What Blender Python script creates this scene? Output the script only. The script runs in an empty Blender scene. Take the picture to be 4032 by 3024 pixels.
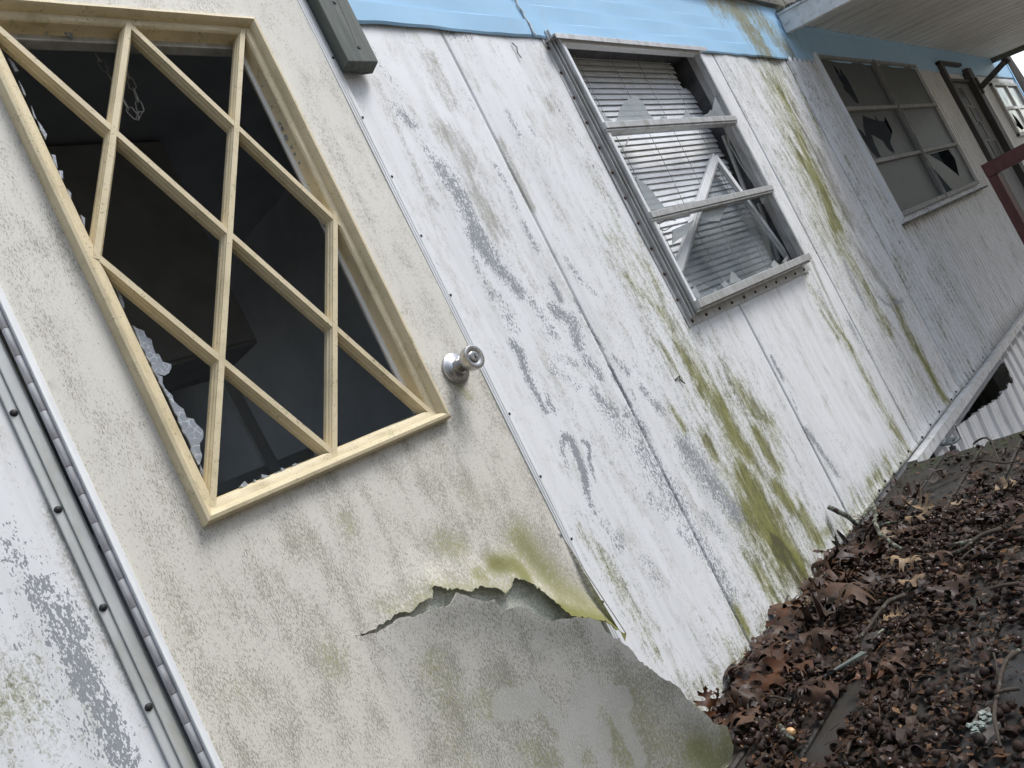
import bpy, bmesh, math, random
import numpy as np
from mathutils import Vector, Matrix
from mathutils.geometry import delaunay_2d_cdt, tessellate_polygon

random.seed(7)
rng = np.random.default_rng(7)
SC = bpy.context.scene
COL = SC.collection
R = math.radians

# ------------------------------------------------------------------ camera
cd = bpy.data.cameras.new('camera')
cam = bpy.data.objects.new('camera', cd)
COL.objects.link(cam)
cd.sensor_fit = 'HORIZONTAL'
cd.sensor_width = 36.0
cd.lens = 27.18
cd.clip_start = 0.02
cd.clip_end = 400
# world directions of the lens: right, down, forward
RIGHT = Vector((0.6330702, -0.6338651, -0.4443390))
DOWN = Vector((-0.2724023, 0.3548770, -0.8943485))
FWD = Vector((0.7245820, 0.6872244, 0.0519957))
m = Matrix((( RIGHT.x, -DOWN.x, -FWD.x), (RIGHT.y, -DOWN.y, -FWD.y), (RIGHT.z, -DOWN.z, -FWD.z))).to_4x4()
m.translation = Vector((0, -1.2, 0.8))
cam.matrix_world = m
SC.camera = cam

# ------------------------------------------------------------------ sky, sun, exposure (overcast)
SUN_DIR = Vector((0.60, -0.60, 1.10)).normalized()
W = bpy.data.worlds.new('World')
SC.world = W
W.use_nodes = True
wn = W.node_tree
for n in list(wn.nodes): wn.nodes.remove(n)
sky = wn.nodes.new('ShaderNodeTexSky')
sky.sky_type = 'NISHITA'
sky.sun_disc = False
sky.sun_elevation = math.asin(SUN_DIR.z)
sky.sun_rotation = math.atan2(SUN_DIR.x, SUN_DIR.y)
sky.air_density = 1.0
sky.dust_density = 1.2
sky.ozone_density = 1.0
hs = wn.nodes.new('ShaderNodeHueSaturation')
hs.inputs['Saturation'].default_value = 0.62
bg = wn.nodes.new('ShaderNodeBackground')
bg.inputs['Strength'].default_value = 0.12
wo = wn.nodes.new('ShaderNodeOutputWorld')
wn.links.new(sky.outputs[0], hs.inputs['Color'])
wn.links.new(hs.outputs[0], bg.inputs['Color'])
wn.links.new(bg.outputs[0], wo.inputs['Surface'])
sl = bpy.data.lights.new('sun', 'SUN')
sl.energy = 1.35
sl.angle = R(22)
sl.color = (1.0, 0.99, 0.97)
so = bpy.data.objects.new('sun', sl)
COL.objects.link(so)
so.rotation_euler = SUN_DIR.to_track_quat('Z', 'Y').to_euler()
SC.view_settings.view_transform = 'Standard'
SC.view_settings.look = 'None'
SC.view_settings.gamma = 1
SC.view_settings.use_curve_mapping = False
SC.view_settings.exposure = 1.14
# ------------------------------------------------------------------ helpers
class MB:
    """collects faces of one mesh"""
    def __init__(s): s.v = []; s.f = []
    def add(s, v, f):
        k = len(s.v); s.v += [tuple(p) for p in v]; s.f += [tuple(i + k for i in q) for q in f]; return s
    def box(s, a, b):
        (x0, y0, z0), (x1, y1, z1) = a, b
        return s.add([(x0,y0,z0),(x1,y0,z0),(x1,y1,z0),(x0,y1,z0),(x0,y0,z1),(x1,y0,z1),(x1,y1,z1),(x0,y1,z1)],
                     [(0,3,2,1),(4,5,6,7),(0,1,5,4),(1,2,6,5),(2,3,7,6),(3,0,4,7)])
    def bar(s, p, q, w, d, up=(0, 1, 0)):
        """square bar from p to q, w wide, d deep along up"""
        p, q, up = Vector(p), Vector(q), Vector(up)
        t = (q - p).normalized(); side = t.cross(up).normalized(); up = side.cross(t).normalized()
        v = []
        for c in (p, q):
            for a, b in ((-1,-1),(1,-1),(1,1),(-1,1)): v.append(c + side*(a*w/2) + up*(b*d/2))
        return s.add(v, [(0,1,2,3),(7,6,5,4),(0,4,5,1),(1,5,6,2),(2,6,7,3),(3,7,4,0)])
    def prism(s, poly, y0, y1):
        """x-z outline given depth from y0 (front) to y1"""
        n = len(poly)
        tri = tessellate_polygon([[Vector((x, z, 0)) for x, z in poly]])
        v = [(x, y0, z) for x, z in poly] + [(x, y1, z) for x, z in poly]
        f = [tuple(t) for t in tri] + [tuple(i + n for i in reversed(t)) for t in tri]
        f += [(i, (i+1) % n, (i+1) % n + n, i + n) for i in range(n)]
        return s.add(v, f)
    def tube(s, pts, rad, seg=6, closed=False):
        pts = [Vector(p) for p in pts]; n = len(pts)
        rad = rad if isinstance(rad, (list, tuple)) else [rad] * n
        v, f = [], []; ref = None
        for i, p in enumerate(pts):
            if closed: t = (pts[(i+1) % n] - pts[i-1])
            else: t = pts[min(i+1, n-1)] - pts[max(i-1, 0)]
            t = t.normalized() if t.length > 1e-9 else Vector((0,0,1))
            if ref is None: ref = t.orthogonal().normalized()
            ref = (ref - t * ref.dot(t)).normalized(); b = t.cross(ref)
            for k in range(seg):
                a = 2*math.pi*k/seg
                v.append(p + (ref*math.cos(a) + b*math.sin(a)) * rad[i])
        m_ = n if closed else n - 1
        for i in range(m_):
            j = (i+1) % n
            for k in range(seg):
                k2 = (k+1) % seg
                f.append((i*seg+k, i*seg+k2, j*seg+k2, j*seg+k))
        if not closed: f += [tuple(range(seg))[::-1], tuple((n-1)*seg+k for k in range(seg))]
        return s.add(v, f)
    def lathe(s, prof, base, axis, seg=24):
        """prof: (radius, along axis) pairs"""
        axis = Vector(axis).normalized(); u = axis.orthogonal().normalized(); w = axis.cross(u); base = Vector(base)
        v, f = [], []
        for r, h in prof:
            for k in range(seg):
                a = 2*math.pi*k/seg
                v.append(base + axis*h + (u*math.cos(a) + w*math.sin(a))*r)
        for i in range(len(prof)-1):
            for k in range(seg):
                k2 = (k+1) % seg
                f.append((i*seg+k, i*seg+k2, (i+1)*seg+k2, (i+1)*seg+k))
        return s.add(v, f)

def link(o, parent=None):
    COL.objects.link(o)
    if parent is not None: o.parent = parent
    return o

def base_of(parent):
    p = Vector((0, 0, 0))
    while parent is not None:
        p = p + parent.location; parent = parent.parent
    return p

def obj(name, mb, mat, parent=None, smooth=False, bevel=0, loc=None, label=None, attrs=None, solid=0):
    """one mesh object; the coordinates of mb are world coordinates"""
    me = bpy.data.meshes.new(name)
    off = base_of(parent) + (Vector(loc) if loc is not None else Vector((0,0,0)))
    vs = np.array(mb.v, dtype=float) - np.array(off)
    me.from_pydata(vs.tolist(), [], mb.f)
    if attrs:
        for k, a in attrs.items():
            if np.ndim(a) == 2:
                t = me.attributes.new(k, 'FLOAT_VECTOR', 'POINT'); t.data.foreach_set('vector', np.asarray(a, dtype=np.float32).ravel())
            else:
                t = me.attributes.new(k, 'FLOAT', 'POINT'); t.data.foreach_set('value', np.asarray(a, dtype=np.float32))
    if not attrs:
        bm = bmesh.new(); bm.from_mesh(me)
        bmesh.ops.recalc_face_normals(bm, faces=bm.faces)
        if bevel:
            es = [e for e in bm.edges if len(e.link_faces) == 2 and e.calc_face_angle(0) > 0.5]
            bmesh.ops.bevel(bm, geom=es, offset=bevel, segments=2, affect='EDGES', profile=0.5)
        bm.to_mesh(me); bm.free()
    if smooth:
        me.polygons.foreach_set('use_smooth', [True] * len(me.polygons))
        if smooth == 'angle': me.set_sharp_from_angle(angle=R(38))
    me.materials.append(mat)
    o = bpy.data.objects.new(name, me)
    if loc is not None: o.location = loc
    link(o, parent)
    if label: o['label'] = label
    if solid:
        md = o.modifiers.new('thickness', 'SOLIDIFY'); md.thickness = solid; md.offset = 0
    return o

def tag(o, label=None, cat=None, group=None, kind=None):
    if label: o['label'] = label
    if cat: o['category'] = cat
    if group: o['group'] = group
    if kind: o['kind'] = kind
    return o

def thing(name, label, cat, loc=(0, 0, 0), group=None):
    o = bpy.data.objects.new(name, None); o.location = loc; o.empty_display_size = .1
    return tag(link(o), label, cat, group)

def copy_tree(src, parent=None):
    c = src.copy(); COL.objects.link(c)
    if parent is not None: c.parent = parent
    for ch in list(src.children): copy_tree(ch, c)
    return c

def paint(x, z, lists, halo=0.):
    """strength of hand-placed stain strokes at points x, z"""
    out = np.zeros(len(x))
    for pts, r, s in lists:
        P = np.array(pts); lo = P.min(0) - 5*r; hi = P.max(0) + 5*r
        idx = np.where((x > lo[0]) & (x < hi[0]) & (z > lo[1]) & (z < hi[1]))[0]
        if not len(idx): continue
        q = np.stack([x[idx], z[idx]], 1); d = np.full(len(idx), 9.)
        for a, b in zip(P[:-1], P[1:]):
            ab = b - a; t = np.clip(((q - a) @ ab) / max(ab @ ab, 1e-9), 0, 1)
            d = np.minimum(d, np.hypot(*(q - a - t[:, None]*ab).T))
        out[idx] = np.maximum(out[idx], s * np.maximum(np.exp(-(d / r)**2 * .8), halo * np.exp(-(d / r / 2.1)**2 * .8)))
    return out

def inside(poly, x, y):
    P = np.asarray(poly); c = np.zeros(len(x), bool); j = len(P) - 1
    for i in range(len(P)):
        xi, yi = P[i]; xj, yj = P[j]
        if yi != yj:
            c ^= ((yi > y) != (yj > y)) & (x < (xj - xi) * (y - yi) / (yj - yi) + xi)
        j = i
    return c

def rough_line(pts, step, amp, rnd):
    """subdivide an outline and fray it"""
    out = []
    for a, b in zip(pts[:-1], pts[1:]):
        n = max(1, int(math.hypot(b[0]-a[0], b[1]-a[1]) / step))
        for k in range(n):
            t = k / n
            out.append((a[0] + (b[0]-a[0])*t + (rnd.uniform(-amp, amp) if k else 0), a[1] + (b[1]-a[1])*t + (rnd.uniform(-amp, amp) if k else 0)))
    out.append(pts[-1]); return out

def sheet(outer, holes, step):
    """dense triangulation of a 2D outline with holes"""
    pts, edges = [], []
    for loop in [outer] + holes:
        k = len(pts); n = len(loop)
        pts += [Vector(p) for p in loop]; edges += [(k+i, k+(i+1) % n) for i in range(n)]
    A = np.array(outer); x0, z0 = A.min(0); x1, z1 = A.max(0)
    gx, gz = np.meshgrid(np.arange(x0 + step/2, x1, step), np.arange(z0 + step/2, z1, step)); gx = gx.ravel() + rng.uniform(-.2, .2, gx.size)*step; gz = gz.ravel() + rng.uniform(-.2, .2, gz.size)*step
    ok = inside(outer, gx, gz)
    for h in holes: ok &= ~inside(h, gx, gz)
    pts += [Vector((a, b)) for a, b in zip(gx[ok], gz[ok])]
    v, e, f, *_ = delaunay_2d_cdt(pts, edges, [], 0, 1e-6)
    V = np.array([(p.x, p.y) for p in v]); F = np.array(f); c = V[F].mean(1)
    ok = inside(outer, c[:, 0], c[:, 1])
    for h in holes: ok &= ~inside(h, c[:, 0], c[:, 1])
    return V, F[ok]

# ------------------------------------------------------------------ materials
class Mat:
    def __init__(s, name):
        s.m = bpy.data.materials.new(name); s.m.use_nodes = True; s.t = s.m.node_tree
        s.b = s.t.nodes['Principled BSDF']; s.out = s.t.nodes['Material Output']
    def n(s, typ, **kw):
        q = s.t.nodes.new(typ)
        for k, v in kw.items():
            if k in q.inputs.keys(): s.set(q.inputs[k], v)
            else: setattr(q, k, v)
        return q
    def set(s, inp, v):
        if isinstance(v, bpy.types.NodeSocket): s.t.links.new(v, inp)
        elif isinstance(v, (tuple, list)) and inp.type == 'RGBA' and len(v) == 3: inp.default_value = (*v, 1)
        else: inp.default_value = v
    def pos(s): return s.n('ShaderNodeNewGeometry').outputs['Position']
    def objco(s): return s.n('ShaderNodeTexCoord').outputs['Object']
    def scale(s, vec, sc):
        q = s.n('ShaderNodeMapping'); s.set(q.inputs['Vector'], vec); q.inputs['Scale'].default_value = sc; return q.outputs[0]
    def rot(s, vec, r, sc=(1,1,1)):
        q = s.n('ShaderNodeMapping'); s.set(q.inputs['Vector'], vec); q.inputs['Rotation'].default_value = r; q.inputs['Scale'].default_value = sc; return q.outputs[0]
    def noise(s, vec, scale, detail=3, rough=.55, dist=0):
        q = s.n('ShaderNodeTexNoise'); s.set(q.inputs['Vector'], vec); q.inputs['Scale'].default_value = scale
        q.inputs['Detail'].default_value = detail; q.inputs['Roughness'].default_value = rough; q.inputs['Distortion'].default_value = dist
        return q.outputs['Fac']
    def voro(s, vec, scale, feature='F1'):
        q = s.n('ShaderNodeTexVoronoi', feature=feature); s.set(q.inputs['Vector'], vec); q.inputs['Scale'].default_value = scale; return q.outputs['Distance']
    def attr(s, name, vec=False):
        q = s.n('ShaderNodeAttribute'); q.attribute_name = name; return q.outputs['Vector' if vec else 'Fac']
    def math(s, op, a, b=0., c=None, clamp=False):
        q = s.n('ShaderNodeMath', operation=op); q.use_clamp = clamp
        s.set(q.inputs[0], a); s.set(q.inputs[1], b)
        if c is not None: s.set(q.inputs[2], c)
        return q.outputs[0]
    def step(s, v, lo, hi, a=0., b=1.):
        q = s.n('ShaderNodeMapRange'); q.interpolation_type = 'SMOOTHSTEP'
        s.set(q.inputs['Value'], v); s.set(q.inputs['From Min'], lo); s.set(q.inputs['From Max'], hi); s.set(q.inputs['To Min'], a); s.set(q.inputs['To Max'], b)
        return q.outputs[0]
    def mix(s, f, a, b):
        q = s.n('ShaderNodeMix', data_type='RGBA'); s.set(q.inputs['Factor'], f); s.set(q.inputs['A'] if False else q.inputs[6], a); s.set(q.inputs[7], b)
        return q.outputs[2]
    def bump(s, h, strength=.3, dist=.002):
        q = s.n('ShaderNodeBump'); s.set(q.inputs['Height'], h); q.inputs['Strength'].default_value = strength; q.inputs['Distance'].default_value = dist
        s.set(s.b.inputs['Normal'], q.outputs[0]); return q.outputs[0]
    def done(s, color, rough=.6, metal=0., spec=None):
        s.set(s.b.inputs['Base Color'], color); s.set(s.b.inputs['Roughness'], rough); s.set(s.b.inputs['Metallic'], metal)
        if spec is not None: s.set(s.b.inputs['Specular IOR Level'], spec)
        return s.m

def mat_siding():
    k = Mat('weathered_white_siding'); p = k.pos()
    st = k.scale(p, (1, 1, .45)); long_ = k.scale(p, (1, 1, .06))
    fine = k.noise(st, 400, 2, .6); fine2 = k.noise(st, 210, 3, .6, .5); mid = k.noise(k.scale(p, (1, 1, .35)), 14, 4, .6)
    streak = k.noise(long_, 26, 4, .6); streak2 = k.noise(k.scale(p, (1, 1, .12)), 55, 4, .6)
    fib = k.noise(k.scale(p, (1, 1, .6)), 190, 4, .75, 1.2); blot = k.noise(k.scale(p, (1, 1, .4)), 48, 4, .65, .6)
    base = k.mix(k.step(streak, .42, .75), (.795, .80, .805), (.69, .695, .69))
    base = k.mix(k.math('MULTIPLY', k.step(mid, .50, .72), .30), base, (.60, .59, .54))
    mixn = k.math('ADD', k.math('MULTIPLY', fib, .46), k.math('ADD', k.math('MULTIPLY', blot, .42), k.math('MULTIPLY', streak2, .12)))
    warp = k.step(k.noise(k.scale(p, (1, 1, .16)), 20, 3, .6), .25, .75, .6, 1.4)
    # faint overall grime
    base = k.mix(k.step(k.math('ADD', mixn, k.math('MULTIPLY', k.math('SUBTRACT', mid, .5), .6)), .50, .70, 0, .5), base, (.40, .39, .33))
    d = k.math('MULTIPLY', k.attr('dirt'), warp)
    td = k.math('SUBTRACT', .605, k.math('MULTIPLY', d, .36))
    dm = k.math('MULTIPLY', k.step(k.math('ADD', mixn, k.math('ADD', k.math('MULTIPLY', k.math('SUBTRACT', fib, .5), .40), k.math('MULTIPLY', k.math('SUBTRACT', streak2, .5), .15))), td, k.math('ADD', td, .34)), .72)
    base = k.mix(k.math('MULTIPLY', dm, k.step(d, .02, .2)), base, k.mix(blot, (.20, .19, .15), (.34, .325, .26)))
    dots = k.math('MULTIPLY', k.step(k.voro(p, 62), .20, .34, 1., 0.), k.step(k.noise(p, 30, 3), .50, .66))
    base = k.mix(k.math('MULTIPLY', dots, .30), base, (.36, .37, .37))
    sp = k.math('MULTIPLY', k.step(k.noise(p, 75, 3, .65), .66, .74), k.step(mid, .45, .62))
    base = k.mix(k.math('MULTIPLY', sp, .40), base, (.30, .29, .25))
    a = k.math('MULTIPLY', k.attr('algae'), warp)
    ta = k.math('SUBTRACT', .565, k.math('MULTIPLY', a, .54))
    am = k.math('MULTIPLY', k.step(k.math('ADD', mixn, k.math('ADD', k.math('MULTIPLY', k.math('SUBTRACT', fib, .5), .55), k.math('MULTIPLY', k.math('SUBTRACT', streak2, .5), .30))), ta, k.math('ADD', ta, .40)), k.step(a, .02, .15))
    acol = k.mix(k.step(k.math('ADD', a, k.math('MULTIPLY', k.math('SUBTRACT', blot, .5), 1.2)), .35, 1.1), (.41, .405, .22), (.215, .212, .032))
    acol = k.mix(k.math('MULTIPLY', k.step(blot, .48, .62), .5), acol, (.115, .118, .03))
    acol = k.mix(k.math('MULTIPLY', k.step(k.math('ADD', d, k.math('MULTIPLY', k.math('SUBTRACT', blot, .5), 3.)), .55, 1.5), .75), acol, (.055, .055, .03))
    acol = k.mix(k.math('MULTIPLY', k.step(k.math('ADD', k.math('MULTIPLY', fib, .5), k.math('MULTIPLY', streak2, .5)), .46, .60), .7), acol, (.07, .068, .025))
    base = k.mix(k.math('MULTIPLY', am, .93), base, acol)
    pe = k.attr('peel')
    thr = k.math('SUBTRACT', .69, k.math('MULTIPLY', pe, .262))
    ns = k.math('ADD', k.math('MULTIPLY', fine, .5), k.math('MULTIPLY', fine2, .5))
    ns = k.math('ADD', ns, k.math('MULTIPLY', k.math('SUBTRACT', mid, .5), .20))
    pm = k.step(ns, thr, k.math('ADD', thr, .015))
    pcol = k.mix(k.noise(p, 300, 2), (.205, .22, .235), (.34, .355, .37))
    base = k.mix(k.math('MULTIPLY', pm, .94), base, pcol)
    h = k.math('ADD', k.math('MULTIPLY', pm, -1.), k.math('MULTIPLY', fib, .3))
    k.bump(h, .3, .001)
    return k.done(base, k.math('ADD', .42, k.math('MULTIPLY', mid, .25)), 0, .35)

def mat_door():
    k = Mat('weathered_beige_door_skin'); p = k.attr('flat', True)
    st = k.rot(p, (0, R(8), 0), (1, 1, .24)); st2 = k.rot(p, (0, R(-16), 0), (1, 1, .26)); st3 = k.rot(p, (0, R(35), 0), (1, 1, .3))
    big = k.noise(p, 4, 4, .6); mid = k.noise(k.scale(p, (1, 1, .5)), 20, 4, .65)
    n1 = k.noise(st, 640, 2, .5, .4); n2 = k.noise(st2, 560, 2, .5, .4); n3 = k.noise(st3, 500, 2, .5, .5)
    sep = k.n('ShaderNodeSeparateXYZ'); k.set(sep.inputs[0], p)
    low = k.step(sep.outputs[2], 1.5, .4)
    base = k.mix(big, (.69, .665, .595), (.76, .74, .68))
    base = k.mix(k.math('MULTIPLY', low, .6), base, (.64, .595, .495))
    base = k.mix(k.step(mid, .45, .72, 0, .30), base, (.54, .51, .43))
    lt = k.step(k.noise(p, 260, 2, .5), .56, .66, 0, .35)
    base = k.mix(lt, base, (.78, .77, .73))
    g = k.attr('green')
    run = k.noise(k.scale(p, (1, 1, .09)), 30, 4, .65)
    dens = k.math('ADD', k.math('MULTIPLY', k.math('SUBTRACT', mid, .5), .38), k.math('MULTIPLY', g, .12))
    dens = k.math('ADD', dens, k.math('MULTIPLY', k.math('SUBTRACT', run, .5), .24))
    dens = k.math('ADD', dens, k.math('MULTIPLY', k.math('SUBTRACT', big, .5), .16))
    base = k.mix(k.math('MULTIPLY', k.step(run, .54, .72), .30), base, (.47, .45, .36))
    dens = k.math('ADD', dens, k.math('MULTIPLY', low, .045))
    t1 = k.math('SUBTRACT', .622, dens)
    dash = k.math('MAXIMUM', k.math('MAXIMUM', k.step(n1, t1, k.math('ADD', t1, .07)), k.step(n2, t1, k.math('ADD', t1, .07))), k.math('MULTIPLY', k.step(n3, t1, k.math('ADD', t1, .07)), .7))
    c = k.mix(k.math('MULTIPLY', dash, .54), base, (.15, .135, .095))
    gm = k.step(k.math('ADD', g, k.math('MULTIPLY', k.math('SUBTRACT', k.noise(k.scale(p, (1,1,.4)), 210, 5, .75), .5), 2.4)), .22, .85)
    c = k.mix(k.math('MULTIPLY', k.math('MULTIPLY', gm, k.step(g, .03, .3)), .85), c, k.mix(k.step(g, .5, 1.1), (.38, .37, .20), (.19, .19, .032)))
    cl = k.attr('clean')
    clm = k.step(k.math('ADD', cl, k.math('MULTIPLY', k.math('SUBTRACT', k.noise(p, 60, 3, .6), .5), .9)), .36, .64)
    c = k.mix(k.math('MULTIPLY', clm, .7), c, k.mix(n1, (.58, .56, .50), (.68, .66, .60)))
    k.bump(k.math('SUBTRACT', k.math('MULTIPLY', n2, .5), k.math('MULTIPLY', dash, .8)), .4, .0012)
    return k.done(c, .72, 0, .25)

def mat_simple(name, c1, c2, scale=40, rough=.6, metal=0, stretch=(1,1,1), bump=.1, dirt=None, dirt_amt=.5, dirt_scale=18, spec=None, obj_co=False, detail=4):
    k = Mat(name); p = k.objco() if obj_co else k.pos()
    ps = k.scale(p, stretch)
    n = k.noise(ps, scale, detail, .6)
    c = k.mix(k.step(n, .3, .7), c1, c2)
    if dirt:
        c = k.mix(k.math('MULTIPLY', k.step(k.noise(ps, dirt_scale, 5, .65), .48, .72), dirt_amt), c, dirt)
    if bump: k.bump(n, bump, .002)
    return k.done(c, rough, metal, spec)

def mat_random(name, cols, rough=.6, scale=60, bump=.2, streak=(1,1,1), spec=.25):
    """colour differs from object to object"""
    k = Mat(name); p = k.scale(k.objco(), streak)
    ri = k.n('ShaderNodeObjectInfo').outputs['Random']
    cr = k.n('ShaderNodeValToRGB'); k.set(cr.inputs[0], ri)
    e = cr.color_ramp.elements
    while len(e) < len(cols): e.new(.5)
    for i, c in enumerate(cols): e[i].position = i / (len(cols)-1); e[i].color = (*c, 1)
    n = k.noise(p, scale, 4, .65)
    c = k.mix(k.step(n, .35, .7, 0, .6), cr.outputs[0], (.015, .011, .009))
    if bump: k.bump(n, bump, .002)
    return k.done(c, rough, 0, spec)

def mat_island(name, cols, rough=.6, scale=150, bump=.2):
    """colour differs from loose piece to loose piece of one mesh"""
    k = Mat(name); p = k.pos()
    ri = k.n('ShaderNodeNewGeometry').outputs['Random Per Island']
    cr = k.n('ShaderNodeValToRGB'); k.set(cr.inputs[0], ri)
    e = cr.color_ramp.elements
    while len(e) < len(cols): e.new(.5)
    for i, c in enumerate(cols): e[i].position = i / (len(cols)-1); e[i].color = (*c, 1)
    n = k.noise(p, scale, 3, .65)
    c = k.mix(k.step(n, .4, .75, 0, .55), cr.outputs[0], (.014, .010, .008))
    k.bump(n, bump, .001)
    return k.done(c, rough, 0, .22)

def mat_glass(name, tint, clear, rough=.15, dust=(.5,.52,.53), dust_amt=.3, cracks=False):
    """dusty pane: partly clear, partly a thin grey film, with a mirror coat"""
    k = Mat(name); p = k.pos()
    tr = k.n('ShaderNodeBsdfTransparent'); tr.inputs[0].default_value = (*tint, 1)
    n = k.noise(p, 6 if not cracks else 25, 4, .55)
    f = k.step(n, .3, .75, max(0, dust_amt-.2), min(1, dust_amt+.2))
    if cracks:
        v = k.voro(p, 95, 'DISTANCE_TO_EDGE')
        line = k.step(v, .0, .07, 1., 0.)
        col = k.mix(k.math('MULTIPLY', line, k.step(k.noise(p, 60, 2), .35, .6)), k.mix(n, (.20,.225,.26), (.34,.37,.41)), (.62,.66,.70))
    else: col = k.mix(n, dust, tuple(c*.7 for c in dust))
    k.done(col, rough, 0, .5)
    ms = k.n('ShaderNodeMixShader')
    k.set(ms.inputs[0], k.math('ADD', f, 1-clear, clamp=True)); k.t.links.new(tr.outputs[0], ms.inputs[1]); k.t.links.new(k.b.outputs[0], ms.inputs[2])
    k.t.links.new(ms.outputs[0], k.out.inputs['Surface'])
    return k.m

def mat_blue():
    k = Mat('pale_blue_painted_band'); p = k.pos()
    n = k.noise(k.scale(p, (1,1,.25)), 9, 5, .65); f = k.noise(k.scale(p, (1,1,.5)), 120, 3, .6)
    c = k.mix(n, (.34, .60, .85), (.43, .68, .89))
    c = k.mix(k.math('MULTIPLY', k.step(k.noise(k.scale(p, (1,1,.3)), 7, 5, .7), .56, .78), .4), c, (.42, .48, .52))
    a = k.attr('algae')
    am = k.step(k.math('ADD', a, k.math('MULTIPLY', k.math('SUBTRACT', k.noise(k.scale(p, (1,1,.3)), 45, 4, .7), .5), 1.6)), .35, 1.1)
    c = k.mix(am, c, k.mix(f, (.20,.19,.10), (.33,.32,.20)))
    c = k.mix(k.math('MULTIPLY', k.step(f, .68, .74), .3), c, (.3,.3,.3))
    k.bump(n, .1, .002)
    return k.done(c, .5, 0, .35)

def mat_plank():
    k = Mat('wet_dark_deck_wood'); p = k.pos()
    g = k.noise(k.scale(p, (.06, 1, 1)), 150, 4, .7, .3); b = k.noise(p, 9, 4, .6)
    ri = k.n('ShaderNodeObjectInfo').outputs['Random']
    c = k.mix(g, (.007, .006, .005), (.028, .022, .018))
    c = k.mix(k.step(b, .4, .7), c, k.mix(g, (.018,.019,.019), (.040,.041,.041)))
    c = k.mix(k.math('MULTIPLY', ri, .4), c, (.042, .032, .020))
    xyz = k.n('ShaderNodeSeparateXYZ'); k.set(xyz.inputs[0], p)
    mo = k.math('MULTIPLY', k.step(xyz.outputs[0], 2.82, 3.02), k.step(k.noise(p, 26, 4, .7), .47, .60))
    c = k.mix(mo, c, (.035, .050, .012))
    k.bump(g, .5, .002)
    return k.done(c, k.math('ADD', .45, k.math('MULTIPLY', g, .35)), 0, .35)

def mat_twig():
    k = Mat('lichened_twig_bark'); p = k.pos()
    ri = k.n('ShaderNodeObjectInfo').outputs['Random']
    n = k.noise(p, 90, 4, .6)
    c = k.mix(n, (.026, .019, .014), (.075, .058, .044))
    thr = k.math('SUBTRACT', .66, k.math('MULTIPLY', k.attr('lichen'), .17))
    l = k.step(k.noise(p, 70, 3, .65), thr, k.math('ADD', thr, .05))
    c = k.mix(l, c, k.mix(n, (.12,.135,.10), (.22,.24,.185)))
    k.bump(n, .4, .003)
    return k.done(c, .75, 0, .25)

M = {}
M['siding'] = mat_siding()
M['door'] = mat_door()
M['blue'] = mat_blue()
M['plank'] = mat_plank()
M['twig'] = mat_twig()
def mat_cream():
    k = Mat('yellowed_cream_plastic'); p = k.pos()
    n = k.noise(p, 26, 4, .6); c = k.mix(n, (.58,.485,.30), (.72,.63,.435))
    c = k.mix(k.math('MULTIPLY', k.step(k.noise(k.scale(p, (1,1,.5)), 14, 5, .7), .46, .72), .55), c, (.40,.335,.20))
    sp = k.math('MULTIPLY', k.step(k.noise(p, 210, 4, .7), .56, .66), k.step(k.noise(p, 34, 3, .6), .45, .60))
    c = k.mix(k.math('MULTIPLY', sp, .75), c, (.15,.12,.07))
    gr = k.math('MULTIPLY', k.step(k.noise(p, 18, 4, .7), .60, .74), .5)
    c = k.mix(gr, c, (.22,.21,.08))
    k.bump(k.math('ADD', n, k.math('MULTIPLY', sp, -.8)), .25, .001)
    return k.done(c, .55, 0, .3)
M['cream'] = mat_cream()
M['alum'] = mat_simple('oxidised_aluminium', (.44,.44,.425), (.58,.58,.57), 60, .48, .45, (1,1,.25), .12, (.20,.19,.14), .6, 22)
M['alum_light'] = mat_simple('white_edged_aluminium', (.74,.75,.755), (.83,.84,.84), 60, .5, .05, (1,1,.15), .08, (.45,.44,.38), .35, 20)
M['jamb'] = mat_simple('greenish_grey_jamb_metal', (.52,.53,.51), (.64,.65,.635), 30, .45, .25, (1,1,.3), .1, (.33,.33,.22), .55, 12)
M['knuckle'] = mat_simple('scuffed_hinge_steel', (.46,.455,.46), (.58,.575,.58), 110, .6, .15, (1,1,.3), .2, (.25,.24,.24), .5, 60)
M['nickel'] = mat_simple('brushed_nickel', (.42,.41,.40), (.52,.51,.50), 400, .27, .95, (1,1,.1), .03)
M['dark'] = mat_simple('unlit_interior_paint', (.36,.38,.40), (.44,.46,.48), 4, .8, bump=0)
M['panelling'] = mat_simple('dim_interior_panelling', (.42,.42,.40), (.5,.5,.48), 12, .7, bump=0)
M['gap'] = mat_simple('dark_sheathing', (.03,.028,.025), (.05,.045,.04), 30, .9, bump=0)
M['rust'] = mat_simple('rusted_screw', (.035,.025,.02), (.12,.06,.035), 300, .7, .3, bump=.3)
M['black'] = mat_simple('black_screw', (.018,.018,.018), (.035,.034,.032), 200, .55, .3, bump=.2)
M['slat'] = mat_simple('white_blind_slat', (.76,.77,.78), (.84,.85,.86), 30, .5, bump=.03, dirt=(.50,.50,.47), dirt_amt=.4, dirt_scale=14)
M['cord'] = mat_simple('grey_cord', (.3,.3,.28), (.4,.4,.38), 50, .8, bump=0)
M['glass'] = mat_glass('dirty_window_glass', (.75,.80,.82), .62, .12, (.50,.53,.53), .28)
M['glass_dull'] = mat_glass('dull_dusty_glass', (.86,.875,.88), .99, .25, (.30,.31,.31), .10)
M['glass_film'] = mat_glass('filmed_grey_glass', (.5,.52,.52), .34, .5, (.075,.09,.094), .45)
M['glass_crack'] = mat_glass('crazed_safety_glass', (.6,.65,.7), .28, .2, dust_amt=.5, cracks=True)
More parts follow.
